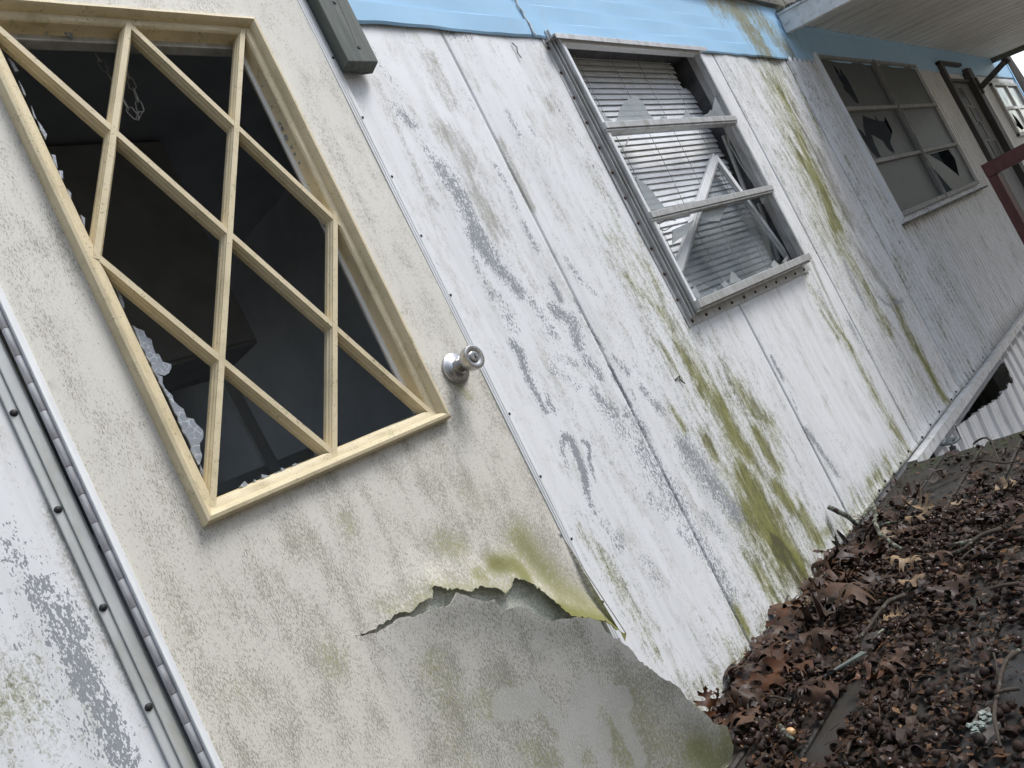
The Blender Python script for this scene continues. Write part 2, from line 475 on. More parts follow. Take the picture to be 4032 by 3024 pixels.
M['post'] = mat_simple('mossy_grey_lumber', (.085,.10,.09), (.15,.165,.15), 70, .8, 0, (1,1,.07), .5, (.085,.10,.06), .6, 14)
M['skirting'] = mat_simple('white_vinyl_skirting', (.86,.865,.87), (.90,.90,.905), 8, .5, 0, (1,1,.3), .04, (.50,.51,.46), .45, 12)
M['trim'] = mat_simple('grey_white_metal_trim', (.60,.605,.60), (.74,.74,.73), 20, .5, 0, (1,1,1), .1, (.30,.29,.22), .75, 30)
M['awning'] = mat_simple('chalky_white_awning_metal', (.66,.67,.66), (.76,.765,.75), 12, .55, .0, (1,.2,1), .05, (.36,.36,.33), .45, 9)
M['fascia'] = mat_simple('white_awning_fascia_paint', (.70,.71,.70), (.80,.80,.79), 15, .5, 0, (1,1,1), .1, (.33,.32,.27), .75, 22)
M['roof'] = mat_simple('mossy_roof_edge', (.085,.08,.065), (.18,.175,.15), 40, .85, 0, (.2,1,1), .6, (.07,.08,.03), .6, 18)
M['dark_wood'] = mat_simple('near_black_door_frame', (.042,.040,.040), (.075,.07,.068), 30, .6, 0, (1,1,.1), .1)  # lightened to put distant haze into the colour
M['storm'] = mat_simple('dull_grey_door_leaf', (.16,.165,.16), (.23,.235,.23), 20, .6, 0, (1,1,.3), .05)
M['lite'] = mat_simple('dark_door_lite', (.02,.022,.026), (.03,.032,.036), 10, .55, bump=0)
M['maroon'] = mat_simple('maroon_painted_rail', (.075,.018,.018), (.12,.032,.03), 30, .5, 0, (1,1,.3), .15, (.05,.02,.018), .5, 20)
M['iron'] = mat_simple('weathered_faucet_metal', (.10,.115,.115), (.22,.24,.24), 120, .5, .5, bump=.3)
M['core'] = mat_simple('crumbly_foam_core', (.40,.41,.34), (.72,.73,.64), 260, .95, 0, (1,1,1), .9, (.16,.16,.09), .6, 20)
M['ground'] = mat_simple('leafy_bare_ground', (.12,.10,.075), (.22,.18,.13), 6, .95, 0, (1,1,1), .6, (.06,.05,.02), .6, 2.5)
M['bark'] = mat_simple('grey_tree_bark', (.07,.06,.05), (.17,.155,.135), 12, .9, 0, (1,1,.2), .9)
M['underfloor'] = mat_simple('stained_block_wall', (.15,.15,.14), (.27,.27,.255), 10, .9, 0, (1,1,.3), .4, (.07,.065,.04), .7, 9)
M['cap'] = mat_random('acorn_cap_brown', [(0.0125,0.0063,0.0043),(0.0236,0.0115,0.0068),(0.0361,0.0173,0.0102),(0.0181,0.0092,0.0068)], .62, 300, .7)
M['nut'] = mat_random('acorn_shell_brown', [(0.0236,0.0086,0.0058),(0.0403,0.0144,0.0082),(0.0292,0.0115,0.0082),(0.0591,0.0242,0.0116)], .34, 200, .15, spec=.5)
M['leaf'] = mat_random('dead_oak_leaf', [(0.0517,0.0243,0.0139),(0.0703,0.0345,0.0192),(0.0394,0.0207,0.0139),(0.0985,0.0519,0.0286),(0.0470,0.0294,0.0216)], .5, 45, .25)
M['leaf_tan'] = mat_random('pale_tan_oak_leaf', [(0.2280,0.1500,0.0840),(0.3120,0.2160,0.1260),(0.1800,0.1140,0.0660)], .5, 45, .25)
M['leaf_rust'] = mat_random('rust_red_oak_leaf', [(0.0772,0.0288,0.0103),(0.1028,0.0384,0.0130),(0.0566,0.0230,0.0113)], .45, 45, .25)
M['leaf_grey'] = mat_random('grey_rotting_leaf', [(0.0671,0.0520,0.0456),(0.0950,0.0749,0.0662),(0.0559,0.0437,0.0389)], .5, 45, .25)
M['litter'] = mat_island('acorn_debris', [(0.0125,0.0063,0.0043),(0.0278,0.0126,0.0072),(0.0181,0.0092,0.0058),(0.0403,0.0167,0.0087),(0.0153,0.0086,0.0063)], .55)
M['chips'] = mat_island('shell_and_leaf_chips', [(.025,.015,.010),(.04,.022,.014),(.11,.052,.022),(.03,.02,.014),(.018,.012,.010),(.19,.10,.045),(.03,.022,.018),(.06,.034,.02)], .5)
M['orange'] = mat_simple('pale_orange_acorn', (.55,.30,.13), (.66,.40,.20), 60, .35, bump=.05)
M['lichen'] = mat_simple('pale_green_lichen', (.15,.18,.155), (.32,.36,.32), 150, .9, bump=.8)
M['litter_leaf'] = mat_island('leaf_fragment', [(0.0223,0.0110,0.0063),(0.0418,0.0196,0.0102),(0.0167,0.0098,0.0068),(0.0591,0.0288,0.0145),(0.0278,0.0162,0.0111),(0.0348,0.0150,0.0077)], .5, 90)
M['woods'] = mat_simple('grey_added_woods', (.12,.11,.10), (.24,.225,.20), .5, .95, bump=0)
M['glass_clear'] = mat_glass('nearly_clear_glass', (.86,.88,.89), 1.0, .15, (.30,.31,.31), .05)
M['alum_dim'] = mat_simple('dull_window_frame_metal', (.22,.225,.22), (.34,.345,.34), 40, .6, .1, (1,1,.3), .1, (.14,.14,.12), .5, 18)
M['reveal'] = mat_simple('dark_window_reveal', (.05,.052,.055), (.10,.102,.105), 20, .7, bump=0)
# ------------------------------------------------------------------ measured outlines and stain strokes (metres)
D = {
'flap': [[0.638,0.612],[0.675,0.597],[0.695,0.595],[0.722,0.598],[0.746,0.586],[0.771,0.584],[0.788,0.578],[0.801,0.575],[0.818,0.588],[0.829,0.576],[0.84,0.562],[0.854,0.549],[0.869,0.544],[0.873,0.522],[0.884,0.516],[0.899,0.512],[0.912,0.501],[0.922,0.483],[0.946,0.454],[0.955,0.452],[0.97,0.445],[0.991,0.435],[1.011,0.42],[1.022,0.399],[1.031,0.375],[1.044,0.357],[1.057,0.331],[1.064,0.305],[1.084,0.274],[1.094,0.254],[1.114,0.228],[1.127,0.207],[1.133,0.185],[1.149,0.155],[1.167,0.126],[1.177,0.102],[1.203,0.079],[1.204,0.051],[1.208,-0.002]],
'upper': [[0.637,0.612],[0.677,0.603],[0.702,0.604],[0.727,0.604],[0.754,0.594],[0.775,0.6],[0.802,0.593],[0.811,0.61],[0.823,0.606],[0.848,0.586],[0.861,0.584],[0.879,0.568],[0.901,0.562],[0.915,0.561],[0.943,0.542],[0.957,0.523],[0.975,0.526],[0.992,0.538],[1.013,0.524],[1.031,0.501],[1.044,0.479],[1.061,0.446],[1.077,0.41],[1.11,0.388],[1.147,0.36],[1.173,0.325],[1.189,0.301]],
'algae': [[[[1.981,0.788],[1.98,0.728],[1.983,0.662]],0.045,0.7],[[[1.983,0.662],[2.016,0.576],[2.007,0.478],[2.021,0.432]],0.05,0.75],[[[1.952,0.389],[1.974,0.341],[1.973,0.272]],0.05,1.0],[[[1.915,0.288],[1.939,0.205],[1.956,0.134]],0.05,1.1],[[[2.026,0.24],[2.017,0.145],[2.019,0.079],[1.988,0.045]],0.035,1.0],[[[2.163,0.622],[2.174,0.55],[2.229,0.451],[2.219,0.401]],0.035,0.6],[[[2.13,0.459],[2.141,0.377],[2.157,0.329]],0.03,0.7],[[[2.09,0.294],[2.121,0.219]],0.03,0.9],[[[2.154,0.174],[2.165,0.102],[2.181,0.073]],0.03,0.9],[[[2.207,0.082],[2.278,0.071]],0.02,0.7],[[[1.868,0.528],[1.874,0.478]],0.025,0.7],[[[1.895,1.036],[1.922,0.966],[1.964,0.898]],0.022,0.55],[[[2.006,1.362],[1.969,1.186],[1.986,1.038]],0.02,0.35],[[[2.044,1.135],[2.02,1.044],[2.003,0.953],[1.978,0.91]],0.02,0.4],[[[1.972,0.911],[1.986,0.84],[1.972,0.763]],0.03,0.55],[[[1.888,0.806],[1.902,0.743],[1.913,0.701]],0.03,0.45],[[[1.793,0.651],[1.798,0.59]],0.015,0.7],[[[3.782,0.512],[3.765,0.397],[3.782,0.242],[3.807,0.045]],0.014,1.1],[[[3.01,0.674],[3.045,0.557]],0.02,0.5],[[[3.112,0.513],[3.105,0.378],[3.112,0.226]],0.013,0.75],[[[3.094,0.151],[3.119,0.074]],0.016,0.7],[[[2.898,0.084],[2.903,0.05]],0.015,0.7],[[[2.676,0.065],[2.798,0.059]],0.025,0.6],[[[2.526,0.103],[2.519,0.066]],0.015,0.6],[[[3.811,1.683],[3.766,1.545],[3.733,1.42]],0.018,0.7],[[[3.587,1.305],[3.624,1.181],[3.641,1.077],[3.625,0.968]],0.028,0.9],[[[3.773,1.669],[3.765,1.552],[3.706,1.408]],0.02,0.7],[[[3.706,1.408],[3.624,1.25],[3.639,1.115],[3.567,0.971]],0.03,0.95],[[[3.731,1.277],[3.704,1.122],[3.763,1.001]],0.02,0.5],[[[4.065,1.764],[4.033,1.578],[4.001,1.394]],0.012,0.5],[[[4.174,1.284],[4.09,1.081],[4.042,0.934]],0.015,0.35],[[[4.088,0.706],[4.038,0.471]],0.012,0.5],[[[1.809,0.167],[1.811,0.106],[1.811,0.06]],0.025,0.7],[[[1.641,0.132],[1.641,0.071]],0.016,0.85],[[[1.511,0.11],[1.574,0.053]],0.04,0.35],[[[3.045,0.856],[3.016,0.807],[3.02,0.746]],0.015,0.45],[[[3.885,2.033],[3.824,1.877]],0.03,0.4],[[[0.196,0.779],[0.196,0.756]],0.03,0.4],[[[1.249,0.534],[1.286,0.375],[1.292,0.205]],0.018,0.45],[[[1.937,0.071],[2.046,0.031],[2.223,0.001],[2.427,0.004]],0.03,0.35],[[[1.368,0.074],[1.571,0.042],[1.868,0.025]],0.03,0.45],[[[1.988,0.736],[1.997,0.607],[1.999,0.481],[1.974,0.341]],0.085,0.5],[[[1.938,0.376],[1.928,0.234],[1.956,0.124],[1.981,0.049]],0.075,0.62],[[[1.996,0.253],[2.083,0.149],[2.139,0.072]],0.06,0.5],[[[1.796,0.201],[1.821,0.105],[1.855,0.051]],0.05,0.45],[[[1.902,0.136],[1.951,0.063]],0.06,0.6],[[[1.92,1.141],[1.946,0.993],[1.968,0.864]],0.05,0.35],[[[2.163,0.633],[2.199,0.488],[2.191,0.358]],0.06,0.42],[[[3.504,0.923],[3.547,0.779],[3.56,0.57],[3.561,0.456]],0.035,0.55],[[[3.033,0.743],[3.099,0.543],[3.104,0.351],[3.127,0.105],[3.129,0.003]],0.022,0.6],[[[3.784,0.543],[3.782,0.242],[3.815,0.019]],0.018,0.8],[[[3.869,1.792],[3.766,1.545],[3.651,1.239],[3.566,0.927]],0.05,0.6],[[[3.787,1.625],[3.675,1.303],[3.567,0.971]],0.05,0.6],[[[3.768,1.767],[3.676,1.454],[3.598,1.123],[3.497,0.878]],0.09,0.42],[[[3.743,1.727],[3.575,1.345],[3.419,0.992]],0.09,0.42],[[[3.565,0.937],[3.513,0.641],[3.562,0.327],[3.645,0.112]],0.07,0.28]],
'dirt': [[[[1.539,1.752],[1.527,1.661],[1.521,1.608]],0.03,0.9],[[[1.458,1.525],[1.482,1.467],[1.455,1.339],[1.465,1.251]],0.05,0.9],[[[1.313,1.668],[1.304,1.52],[1.29,1.398],[1.302,1.344]],0.02,0.7],[[[1.639,1.494],[1.632,1.42],[1.634,1.305]],0.02,1.0],[[[1.895,1.654],[1.938,1.592]],0.035,0.7],[[[2.022,1.788],[2.008,1.644],[1.967,1.487]],0.025,0.6],[[[1.977,1.409],[1.983,1.305]],0.03,0.7],[[[1.753,1.498],[1.718,1.261]],0.04,0.45],[[[1.853,1.125],[1.862,0.929],[1.832,0.745]],0.04,0.6],[[[2.1,0.809],[2.118,0.673],[2.136,0.536]],0.05,0.6],[[[2.437,0.695],[2.508,0.53],[2.664,0.361]],0.06,0.3],[[[3.312,1.708],[3.181,1.426],[3.002,1.081]],0.03,0.5],[[[3.833,1.823],[3.869,1.608],[3.782,1.239]],0.05,0.6],[[[3.107,0.861],[3.101,0.755],[3.068,0.629]],0.012,1.0],[[[3.762,1.369],[3.814,1.257],[3.787,1.113],[3.847,0.99]],0.02,1.2],[[[3.773,1.669],[3.788,1.639]],0.01,1.2],[[[3.158,0.863],[3.139,0.769],[3.122,0.572]],0.012,1.1],[[[3.763,0.787],[3.771,0.626],[3.83,0.509]],0.025,0.8],[[[1.47,1.248],[1.487,1.177],[1.498,1.089]],0.04,0.5],[[[1.953,0.16],[1.974,0.101],[1.977,0.046]],0.05,1.35],[[[1.267,1.008],[1.264,0.965]],0.004,0.9],[[[0.322,0.98],[0.318,0.893],[0.319,0.823],[0.323,0.747],[0.327,0.652]],0.012,0.9],[[[4.068,0.456],[4.09,0.181],[4.099,0.027]],0.025,0.35],[[[4.079,0.733],[4.047,0.318],[4.058,0.04]],0.01,0.4],[[[3.791,1.434],[3.815,1.271],[3.788,1.128],[3.794,0.968]],0.035,1.3],[[[3.842,1.586],[3.805,1.396],[3.79,1.186]],0.03,1.1],[[[3.677,0.881],[3.739,0.712],[3.83,0.509]],0.03,1.0]],
'peel': [[[[1.344,1.757],[1.352,1.686],[1.367,1.643]],0.018,0.55],[[[1.325,1.606],[1.355,1.555]],0.02,0.9],[[[1.357,1.509],[1.372,1.449]],0.018,0.8],[[[1.377,1.44],[1.395,1.367],[1.39,1.283],[1.403,1.194]],0.032,1.0],[[[1.387,1.296],[1.367,1.224]],0.03,0.8],[[[1.594,1.657],[1.603,1.597]],0.012,0.55],[[[1.572,1.425],[1.581,1.356],[1.569,1.303]],0.015,0.75],[[[1.569,1.258],[1.571,1.182]],0.015,0.85],[[[1.725,1.581],[1.727,1.509]],0.02,0.8],[[[1.791,1.53],[1.794,1.506]],0.012,0.8],[[[1.797,1.471],[1.796,1.383]],0.015,0.5],[[[1.48,1.817],[1.494,1.795]],0.02,0.5],[[[1.641,1.823],[1.733,1.814]],0.02,0.65],[[[1.961,1.633],[1.997,1.434],[2.001,1.225]],0.014,0.6],[[[1.67,1.198],[1.679,1.164]],0.015,0.6],[[[1.376,1.262],[1.392,1.187],[1.424,1.121],[1.434,1.089]],0.03,1.05],[[[1.34,1.202],[1.333,1.139],[1.339,1.096]],0.02,0.7],[[[1.362,1.091],[1.358,1.007]],0.03,0.65],[[[1.459,1.056],[1.476,0.992],[1.476,0.958]],0.025,0.8],[[[1.567,1.092],[1.565,1.04]],0.014,1.1],[[[1.526,1.024],[1.569,0.976],[1.546,0.912]],0.03,0.95],[[[1.667,1.138],[1.674,1.075]],0.02,0.75],[[[1.691,1.06],[1.709,1.024]],0.012,0.7],[[[1.618,1.025],[1.62,0.985],[1.622,0.938],[1.634,0.882]],0.008,0.9],[[[1.326,0.98],[1.339,0.954],[1.322,0.911],[1.322,0.848],[1.324,0.8]],0.016,1.25],[[[1.351,0.829],[1.356,0.792]],0.01,1.0],[[[1.453,0.907],[1.502,0.876]],0.02,0.7],[[[1.42,0.883],[1.47,0.828]],0.025,0.7],[[[1.548,0.873],[1.568,0.823]],0.025,0.95],[[[1.521,0.792],[1.53,0.755]],0.025,0.95],[[[1.622,0.839],[1.626,0.816]],0.008,1.1],[[[1.658,0.846],[1.682,0.796]],0.018,0.85],[[[1.621,0.803],[1.626,0.759],[1.628,0.72]],0.012,1.1],[[[1.727,0.812],[1.727,0.776]],0.015,0.6],[[[1.704,0.75],[1.716,0.706],[1.738,0.665]],0.022,0.85],[[[1.662,0.752],[1.659,0.728]],0.008,0.9],[[[1.536,0.729],[1.55,0.67]],0.05,0.75],[[[1.618,0.695],[1.637,0.639]],0.03,0.8],[[[1.342,0.731],[1.316,0.705],[1.304,0.643]],0.011,1.1],[[[1.342,0.731],[1.359,0.713],[1.349,0.637],[1.321,0.585],[1.321,0.546]],0.014,1.25],[[[1.393,0.7],[1.409,0.687],[1.381,0.644],[1.374,0.611]],0.008,1.1],[[[1.605,0.712],[1.619,0.641]],0.035,0.75],[[[1.59,0.607],[1.607,0.513],[1.625,0.418]],0.05,0.8],[[[1.527,0.495],[1.552,0.446]],0.03,0.7],[[[1.312,0.55],[1.329,0.498],[1.348,0.457]],0.03,0.8],[[[1.402,0.381],[1.413,0.32]],0.03,0.55],[[[1.574,0.377],[1.631,0.285],[1.651,0.174]],0.03,0.7],[[[1.763,0.543],[1.798,0.413],[1.831,0.325]],0.06,0.9],[[[1.604,0.397],[1.651,0.271],[1.644,0.161]],0.04,0.7],[[[1.701,0.363],[1.732,0.295]],0.03,0.7],[[[1.62,0.113],[1.535,0.076]],0.03,0.3],[[[3.481,0.806],[3.458,0.705],[3.443,0.582]],0.03,1.2],[[[3.615,0.619],[3.71,0.544],[3.909,0.524]],0.02,1.1],[[[3.209,0.579],[3.212,0.487],[3.295,0.351]],0.03,0.75],[[[2.457,0.629],[2.454,0.586],[2.457,0.545]],0.012,1.3],[[[2.461,0.503],[2.444,0.434]],0.008,0.9],[[[2.437,0.362],[2.464,0.272],[2.487,0.177]],0.02,0.95],[[[2.58,0.3],[2.631,0.221]],0.04,0.5],[[[3.074,0.748],[3.09,0.628]],0.02,0.6],[[[3.528,1.812],[3.589,1.712]],0.04,0.55],[[[3.165,1.307],[3.12,1.147]],0.025,0.6],[[[0.26,0.967],[0.262,0.928]],0.025,0.8],[[[0.272,0.895],[0.276,0.86],[0.275,0.813],[0.275,0.775],[0.277,0.751]],0.02,1.25],[[[0.277,0.751],[0.276,0.723]],0.016,0.9],[[[0.281,0.715],[0.28,0.66],[0.28,0.625]],0.02,1.1],[[[0.291,0.865],[0.297,0.819]],0.02,0.8],[[[0.244,0.706],[0.248,0.66]],0.03,0.5]],
'doorgreen': [[[[0.883,0.669],[0.915,0.643]],0.03,0.6],[[[0.972,0.581],[1.015,0.557],[1.022,0.526]],0.028,1.0],[[[1.064,0.593],[1.078,0.53],[1.1,0.462],[1.149,0.375]],0.045,0.8],[[[1.063,0.43],[1.158,0.346],[1.187,0.305]],0.03,1.1],[[[0.918,0.585],[0.929,0.572]],0.02,0.8],[[[1.187,0.422],[1.192,0.344]],0.02,0.8],[[[1.093,0.936],[1.113,0.901]],0.014,0.6],[[[0.965,0.86],[0.981,0.817]],0.02,0.35],[[[0.923,0.832],[0.939,0.777]],0.04,0.3],[[[0.993,0.738],[1.011,0.696]],0.04,0.35],[[[0.618,0.797],[0.639,0.779]],0.03,0.3],[[[0.433,0.643],[0.45,0.626]],0.03,0.35],[[[0.589,0.615],[0.592,0.586]],0.03,0.5],[[[0.413,0.842],[0.41,0.751]],0.03,0.25],[[[0.722,0.792],[0.721,0.768]],0.02,0.5],[[[0.709,0.635],[0.73,0.608]],0.02,0.5]],
'flapgreen': [[[[0.739,0.512],[0.744,0.466],[0.741,0.417]],0.04,0.45],[[[0.785,0.406],[0.799,0.376]],0.03,0.525],[[[0.822,0.433],[0.837,0.396]],0.03,0.375],[[[1.024,0.251],[1.051,0.161],[1.092,0.096]],0.06,0.525],[[[1.124,0.082],[1.162,0.029],[1.197,0.044]],0.05,0.825],[[[0.825,0.285],[0.854,0.241]],0.03,0.525],[[[0.837,0.389],[0.867,0.335],[0.88,0.282]],0.02,0.45],[[[0.983,0.231],[0.979,0.184],[0.997,0.136]],0.04,0.6],[[[0.913,0.235],[0.913,0.2]],0.02,0.525],[[[1.011,0.26],[1.023,0.23]],0.012,0.6],[[[0.712,0.387],[0.72,0.333]],0.04,0.375],[[[1.111,0.269],[1.125,0.186]],0.03,0.3]],
'flapclean': [[[[0.958,0.312],[0.945,0.299],[0.934,0.274],[0.925,0.245],[0.898,0.246]],0.028,1.0],[[[0.88,0.341],[0.889,0.301],[0.898,0.263]],0.012,1.0],[[[0.991,0.29],[1.021,0.264],[1.02,0.243]],0.014,1.0],[[[0.99,0.287],[0.995,0.241],[1.003,0.2],[1.009,0.134]],0.014,1.0],[[[0.956,0.242],[0.958,0.209]],0.016,1.0],[[[0.895,0.248],[0.885,0.209]],0.02,1.0],[[[0.942,0.209],[0.944,0.179]],0.016,1.0],[[[0.819,0.374],[0.855,0.357]],0.03,1.0]],
'shardL': [[[0.539,1.219],[0.552,1.206],[0.551,1.195],[0.557,1.189],[0.554,1.177],[0.553,1.164],[0.558,1.162],[0.558,1.148],[0.569,1.141],[0.567,1.135],[0.559,1.127],[0.551,1.125],[0.539,1.133],[0.538,1.19]],[[0.539,1.133],[0.547,1.124],[0.543,1.105],[0.549,1.09],[0.547,1.082],[0.556,1.063],[0.554,1.049],[0.564,1.043],[0.564,1.035],[0.57,1.021],[0.568,1.014],[0.556,1.002],[0.552,0.992],[0.551,0.982],[0.542,0.971],[0.539,0.97],[0.541,1.079]],[[0.542,0.971],[0.542,0.96],[0.55,0.96],[0.543,0.944],[0.537,0.949]],[[0.54,1.284],[0.543,1.273],[0.542,1.259],[0.538,1.249],[0.536,1.257]]],
'shardA': [[[0.541,1.712],[0.546,1.701],[0.547,1.686],[0.542,1.686]],[[0.542,1.622],[0.538,1.602],[0.543,1.585],[0.545,1.567],[0.54,1.559],[0.539,1.576]],[[0.538,1.531],[0.543,1.529],[0.537,1.505],[0.536,1.516]],[[0.537,1.502],[0.543,1.5],[0.538,1.486],[0.535,1.488]],[[0.617,1.771],[0.626,1.769],[0.621,1.761]],[[0.643,1.77],[0.665,1.771],[0.66,1.755],[0.653,1.763]],[[0.674,1.771],[0.681,1.771],[0.676,1.767]],[[0.537,1.468],[0.54,1.459],[0.535,1.448]],[[0.539,1.42],[0.543,1.413],[0.536,1.397]],[[0.541,1.669],[0.542,1.651],[0.541,1.64],[0.539,1.645]]],
'shardB': [[[0.585,0.913],[0.597,0.918],[0.6,0.912],[0.593,0.909]],[[0.611,0.911],[0.613,0.915],[0.617,0.911]],[[0.627,0.913],[0.629,0.918],[0.643,0.909],[0.633,0.907]],[[0.65,0.909],[0.656,0.912],[0.662,0.909]],[[0.666,0.916],[0.673,0.91],[0.664,0.909]],[[0.684,0.911],[0.693,0.914],[0.699,0.91]],[[0.735,0.915],[0.748,0.922],[0.756,0.911],[0.738,0.909]]],
'glitter': [[1.003,1.7],[1.003,1.678],[1.003,1.649],[1.004,1.619],[0.997,1.576],[0.999,1.543],[1.0,1.5],[1.002,1.46],[1.006,1.416]],
'w1s': [[[2.214,1.524],[2.268,1.566],[2.323,1.595],[2.367,1.609],[2.422,1.607],[2.44,1.59],[2.436,1.555],[2.456,1.525]],[[2.155,1.646],[2.148,1.597],[2.164,1.546],[2.202,1.522],[2.142,1.52],[2.142,1.575]],[[2.491,1.526],[2.526,1.541],[2.545,1.524]],[[2.633,1.525],[2.679,1.533],[2.717,1.561],[2.728,1.536],[2.748,1.525]],[[2.817,1.53],[2.878,1.541],[2.91,1.555],[2.95,1.544],[2.966,1.526]],[[3.031,1.623],[3.02,1.578],[3.027,1.524],[2.964,1.524],[2.925,1.553]],[[2.157,1.331],[2.201,1.299],[2.225,1.242],[2.241,1.21],[2.146,1.217],[2.153,1.286]],[[2.48,1.179],[2.655,1.173],[2.54,1.124],[2.477,1.131],[2.417,1.145]],[[2.217,1.136],[2.317,1.144],[2.379,1.15],[2.286,1.112],[2.176,1.093]],[[2.417,0.927],[2.444,0.945],[2.457,0.942],[2.469,0.917],[2.485,0.903],[2.398,0.909]],[[2.336,0.921],[2.376,0.924],[2.388,0.907],[2.347,0.904]],[[2.746,0.912],[2.793,0.928],[2.812,0.904],[2.759,0.9]],[[2.938,1.182],[2.94,1.143],[3.006,1.175]],[[2.179,0.946],[2.183,0.91],[2.164,0.904],[2.145,0.925]],[[2.263,0.907],[2.292,0.914],[2.293,0.901]]],
'w1pane': [[2.471,1.199],[2.888,1.188],[2.892,1.175],[2.852,1.01],[2.769,0.908],[2.189,0.902],[2.163,0.998]],
'w2h': [[[4.706,1.822],[4.739,1.788],[4.747,1.744],[4.788,1.798],[4.82,1.746],[4.829,1.71],[4.817,1.577],[4.773,1.564],[4.712,1.622],[4.668,1.665],[4.705,1.683],[4.685,1.717]],[[4.76,1.498],[4.82,1.479],[4.944,1.458],[4.973,1.493],[4.989,1.452],[5.087,1.444],[5.166,1.475],[5.167,1.423],[5.162,1.377],[4.994,1.311],[4.989,1.257],[4.954,1.237],[4.887,1.272],[4.867,1.327],[4.731,1.373],[4.696,1.318],[4.688,1.233],[4.612,1.234],[4.565,1.283],[4.548,1.352],[4.489,1.438],[4.587,1.409],[4.618,1.365],[4.658,1.423]],[[5.679,1.184],[6.24,1.19],[6.287,1.111],[6.138,0.982],[6.087,1.018],[5.904,1.107]],[[5.562,1.132],[5.778,0.913],[5.519,0.901]]],
'hole': [[3.768,-0.078],[3.928,-0.071],[4.207,-0.058],[4.482,-0.059],[4.881,-0.055],[4.985,-0.087],[4.95,-0.084],[5.058,-0.12],[5.019,-0.118],[5.059,-0.153],[5.025,-0.149],[5.065,-0.179],[5.018,-0.168],[5.028,-0.198],[4.982,-0.187],[4.958,-0.212],[4.917,-0.199],[4.825,-0.211],[4.766,-0.196],[4.652,-0.196],[4.433,-0.17],[4.388,-0.158],[4.195,-0.131],[3.996,-0.114],[3.955,-0.105]],
'twigs': {"big":[[2.798,0.098],[2.643,-0.007],[2.589,-0.04],[2.43,-0.088],[2.276,-0.138],[2.188,-0.178],[2.119,-0.222],[2.048,-0.278]],"bigb":[[2.286,-0.135],[2.306,-0.155],[2.3,-0.19]],"a":[[2.353,-0.141],[2.293,-0.121],[2.209,-0.102],[2.138,-0.081]],"b":[[2.144,-0.188],[2.134,-0.141],[2.095,-0.088],[2.044,-0.047]],"c":[[2.066,-0.522],[2.037,-0.482],[1.992,-0.449],[1.982,-0.396],[1.974,-0.35]],"d":[[2.026,-0.462],[2.019,-0.435],[2.011,-0.407]],"e":[[2.453,-0.408],[2.427,-0.433],[2.416,-0.434],[2.513,-0.431],[2.535,-0.454]],"f":[[2.859,-0.222],[2.809,-0.276],[2.813,-0.306],[2.909,-0.292]],"g":[[2.931,-0.288],[2.881,-0.351],[2.789,-0.389],[2.63,-0.422]],"h":[[2.709,-0.322],[2.702,-0.346],[2.636,-0.428],[2.598,-0.488]],"i":[[2.087,-0.51],[2.09,-0.556]],"j":[[2.153,-0.216],[2.139,-0.261],[2.116,-0.316]],"k":[[1.919,-0.449],[1.963,-0.468],[1.985,-0.492]],"l":[[1.74,-0.609],[1.734,-0.579],[1.72,-0.558]],"m":[[1.596,0.013],[1.534,0.013],[1.483,0.009],[1.424,-0.005]],"n":[[1.715,-0.003],[1.722,-0.051],[1.724,-0.097],[1.745,-0.142],[1.789,-0.161]],"o":[[1.802,-0.017],[1.757,-0.03],[1.722,-0.031]],"p":[[1.807,-0.136],[1.767,-0.153],[1.715,-0.164],[1.686,-0.17]],"q":[[1.396,-0.105],[1.342,-0.129],[1.292,-0.15]],"r":[[1.26,-0.244],[1.237,-0.264],[1.208,-0.295]],"s":[[1.382,-0.158],[1.367,-0.196],[1.353,-0.229]],"t":[[1.777,-0.357],[1.743,-0.328],[1.683,-0.307],[1.635,-0.3],[1.591,-0.3]],"u":[[1.62,-0.349],[1.584,-0.346],[1.561,-0.34]],"v":[[1.461,-0.649],[1.423,-0.637],[1.376,-0.633],[1.316,-0.632],[1.245,-0.646],[1.18,-0.663]],"w":[[1.338,-0.667],[1.329,-0.648],[1.316,-0.635]],"x":[[1.466,-0.605],[1.427,-0.617],[1.38,-0.627]],"y":[[1.204,-0.408],[1.164,-0.419]]},
'leafbig': {"tan1":[[2.003,-0.247],[1.972,-0.341]],"tan2":[[1.839,-0.313],[1.845,-0.406]],"br1":[[1.857,-0.142],[1.731,-0.287]],"br2":[[1.626,-0.127],[1.613,-0.245]],"br3":[[1.872,-0.046],[1.803,0.011]],"pale1":[[2.417,-0.148],[2.366,-0.278]],"pale2":[[2.284,-0.206],[2.32,-0.296]],"pale3":[[2.357,-0.446],[2.406,-0.516]],"pale4":[[2.352,-0.329],[2.334,-0.386]],"or1":[[1.593,-0.015],[1.549,-0.13]],"wall1":[[1.386,0.035],[1.44,0.056]],"tan3":[[1.664,-0.318],[1.696,-0.378]],"gr":[[1.958,-0.479],[1.959,-0.519]]},
'strip': [[1.183,-0.3],[1.289,-0.291],[1.366,-0.296],[1.478,-0.309],[1.49,-0.343],[1.46,-0.351],[1.386,-0.356],[1.318,-0.362],[1.264,-0.361],[1.182,-0.372]],
'lichen': [[1.307,-0.625],[1.3,-0.61],[1.264,-0.594],[1.239,-0.605],[1.257,-0.617],[1.284,-0.63]],
'orangeacorn': [[1.263,-0.258]],
'wirebits': [[[1.9,1.806],[1.907,1.788],[1.903,1.772],[1.903,1.752]],[[1.862,0.72],[1.883,0.724],[1.884,0.714],[1.891,0.698]]]}
# ================================================================== SETTING
g = MB(); g.add([(-120,-120,-.75),(120,-120,-.75),(120,120,-.75),(-120,120,-.75)], [(0,1,2,3)])
tag(obj('ground', g, M['ground']), kind='structure')

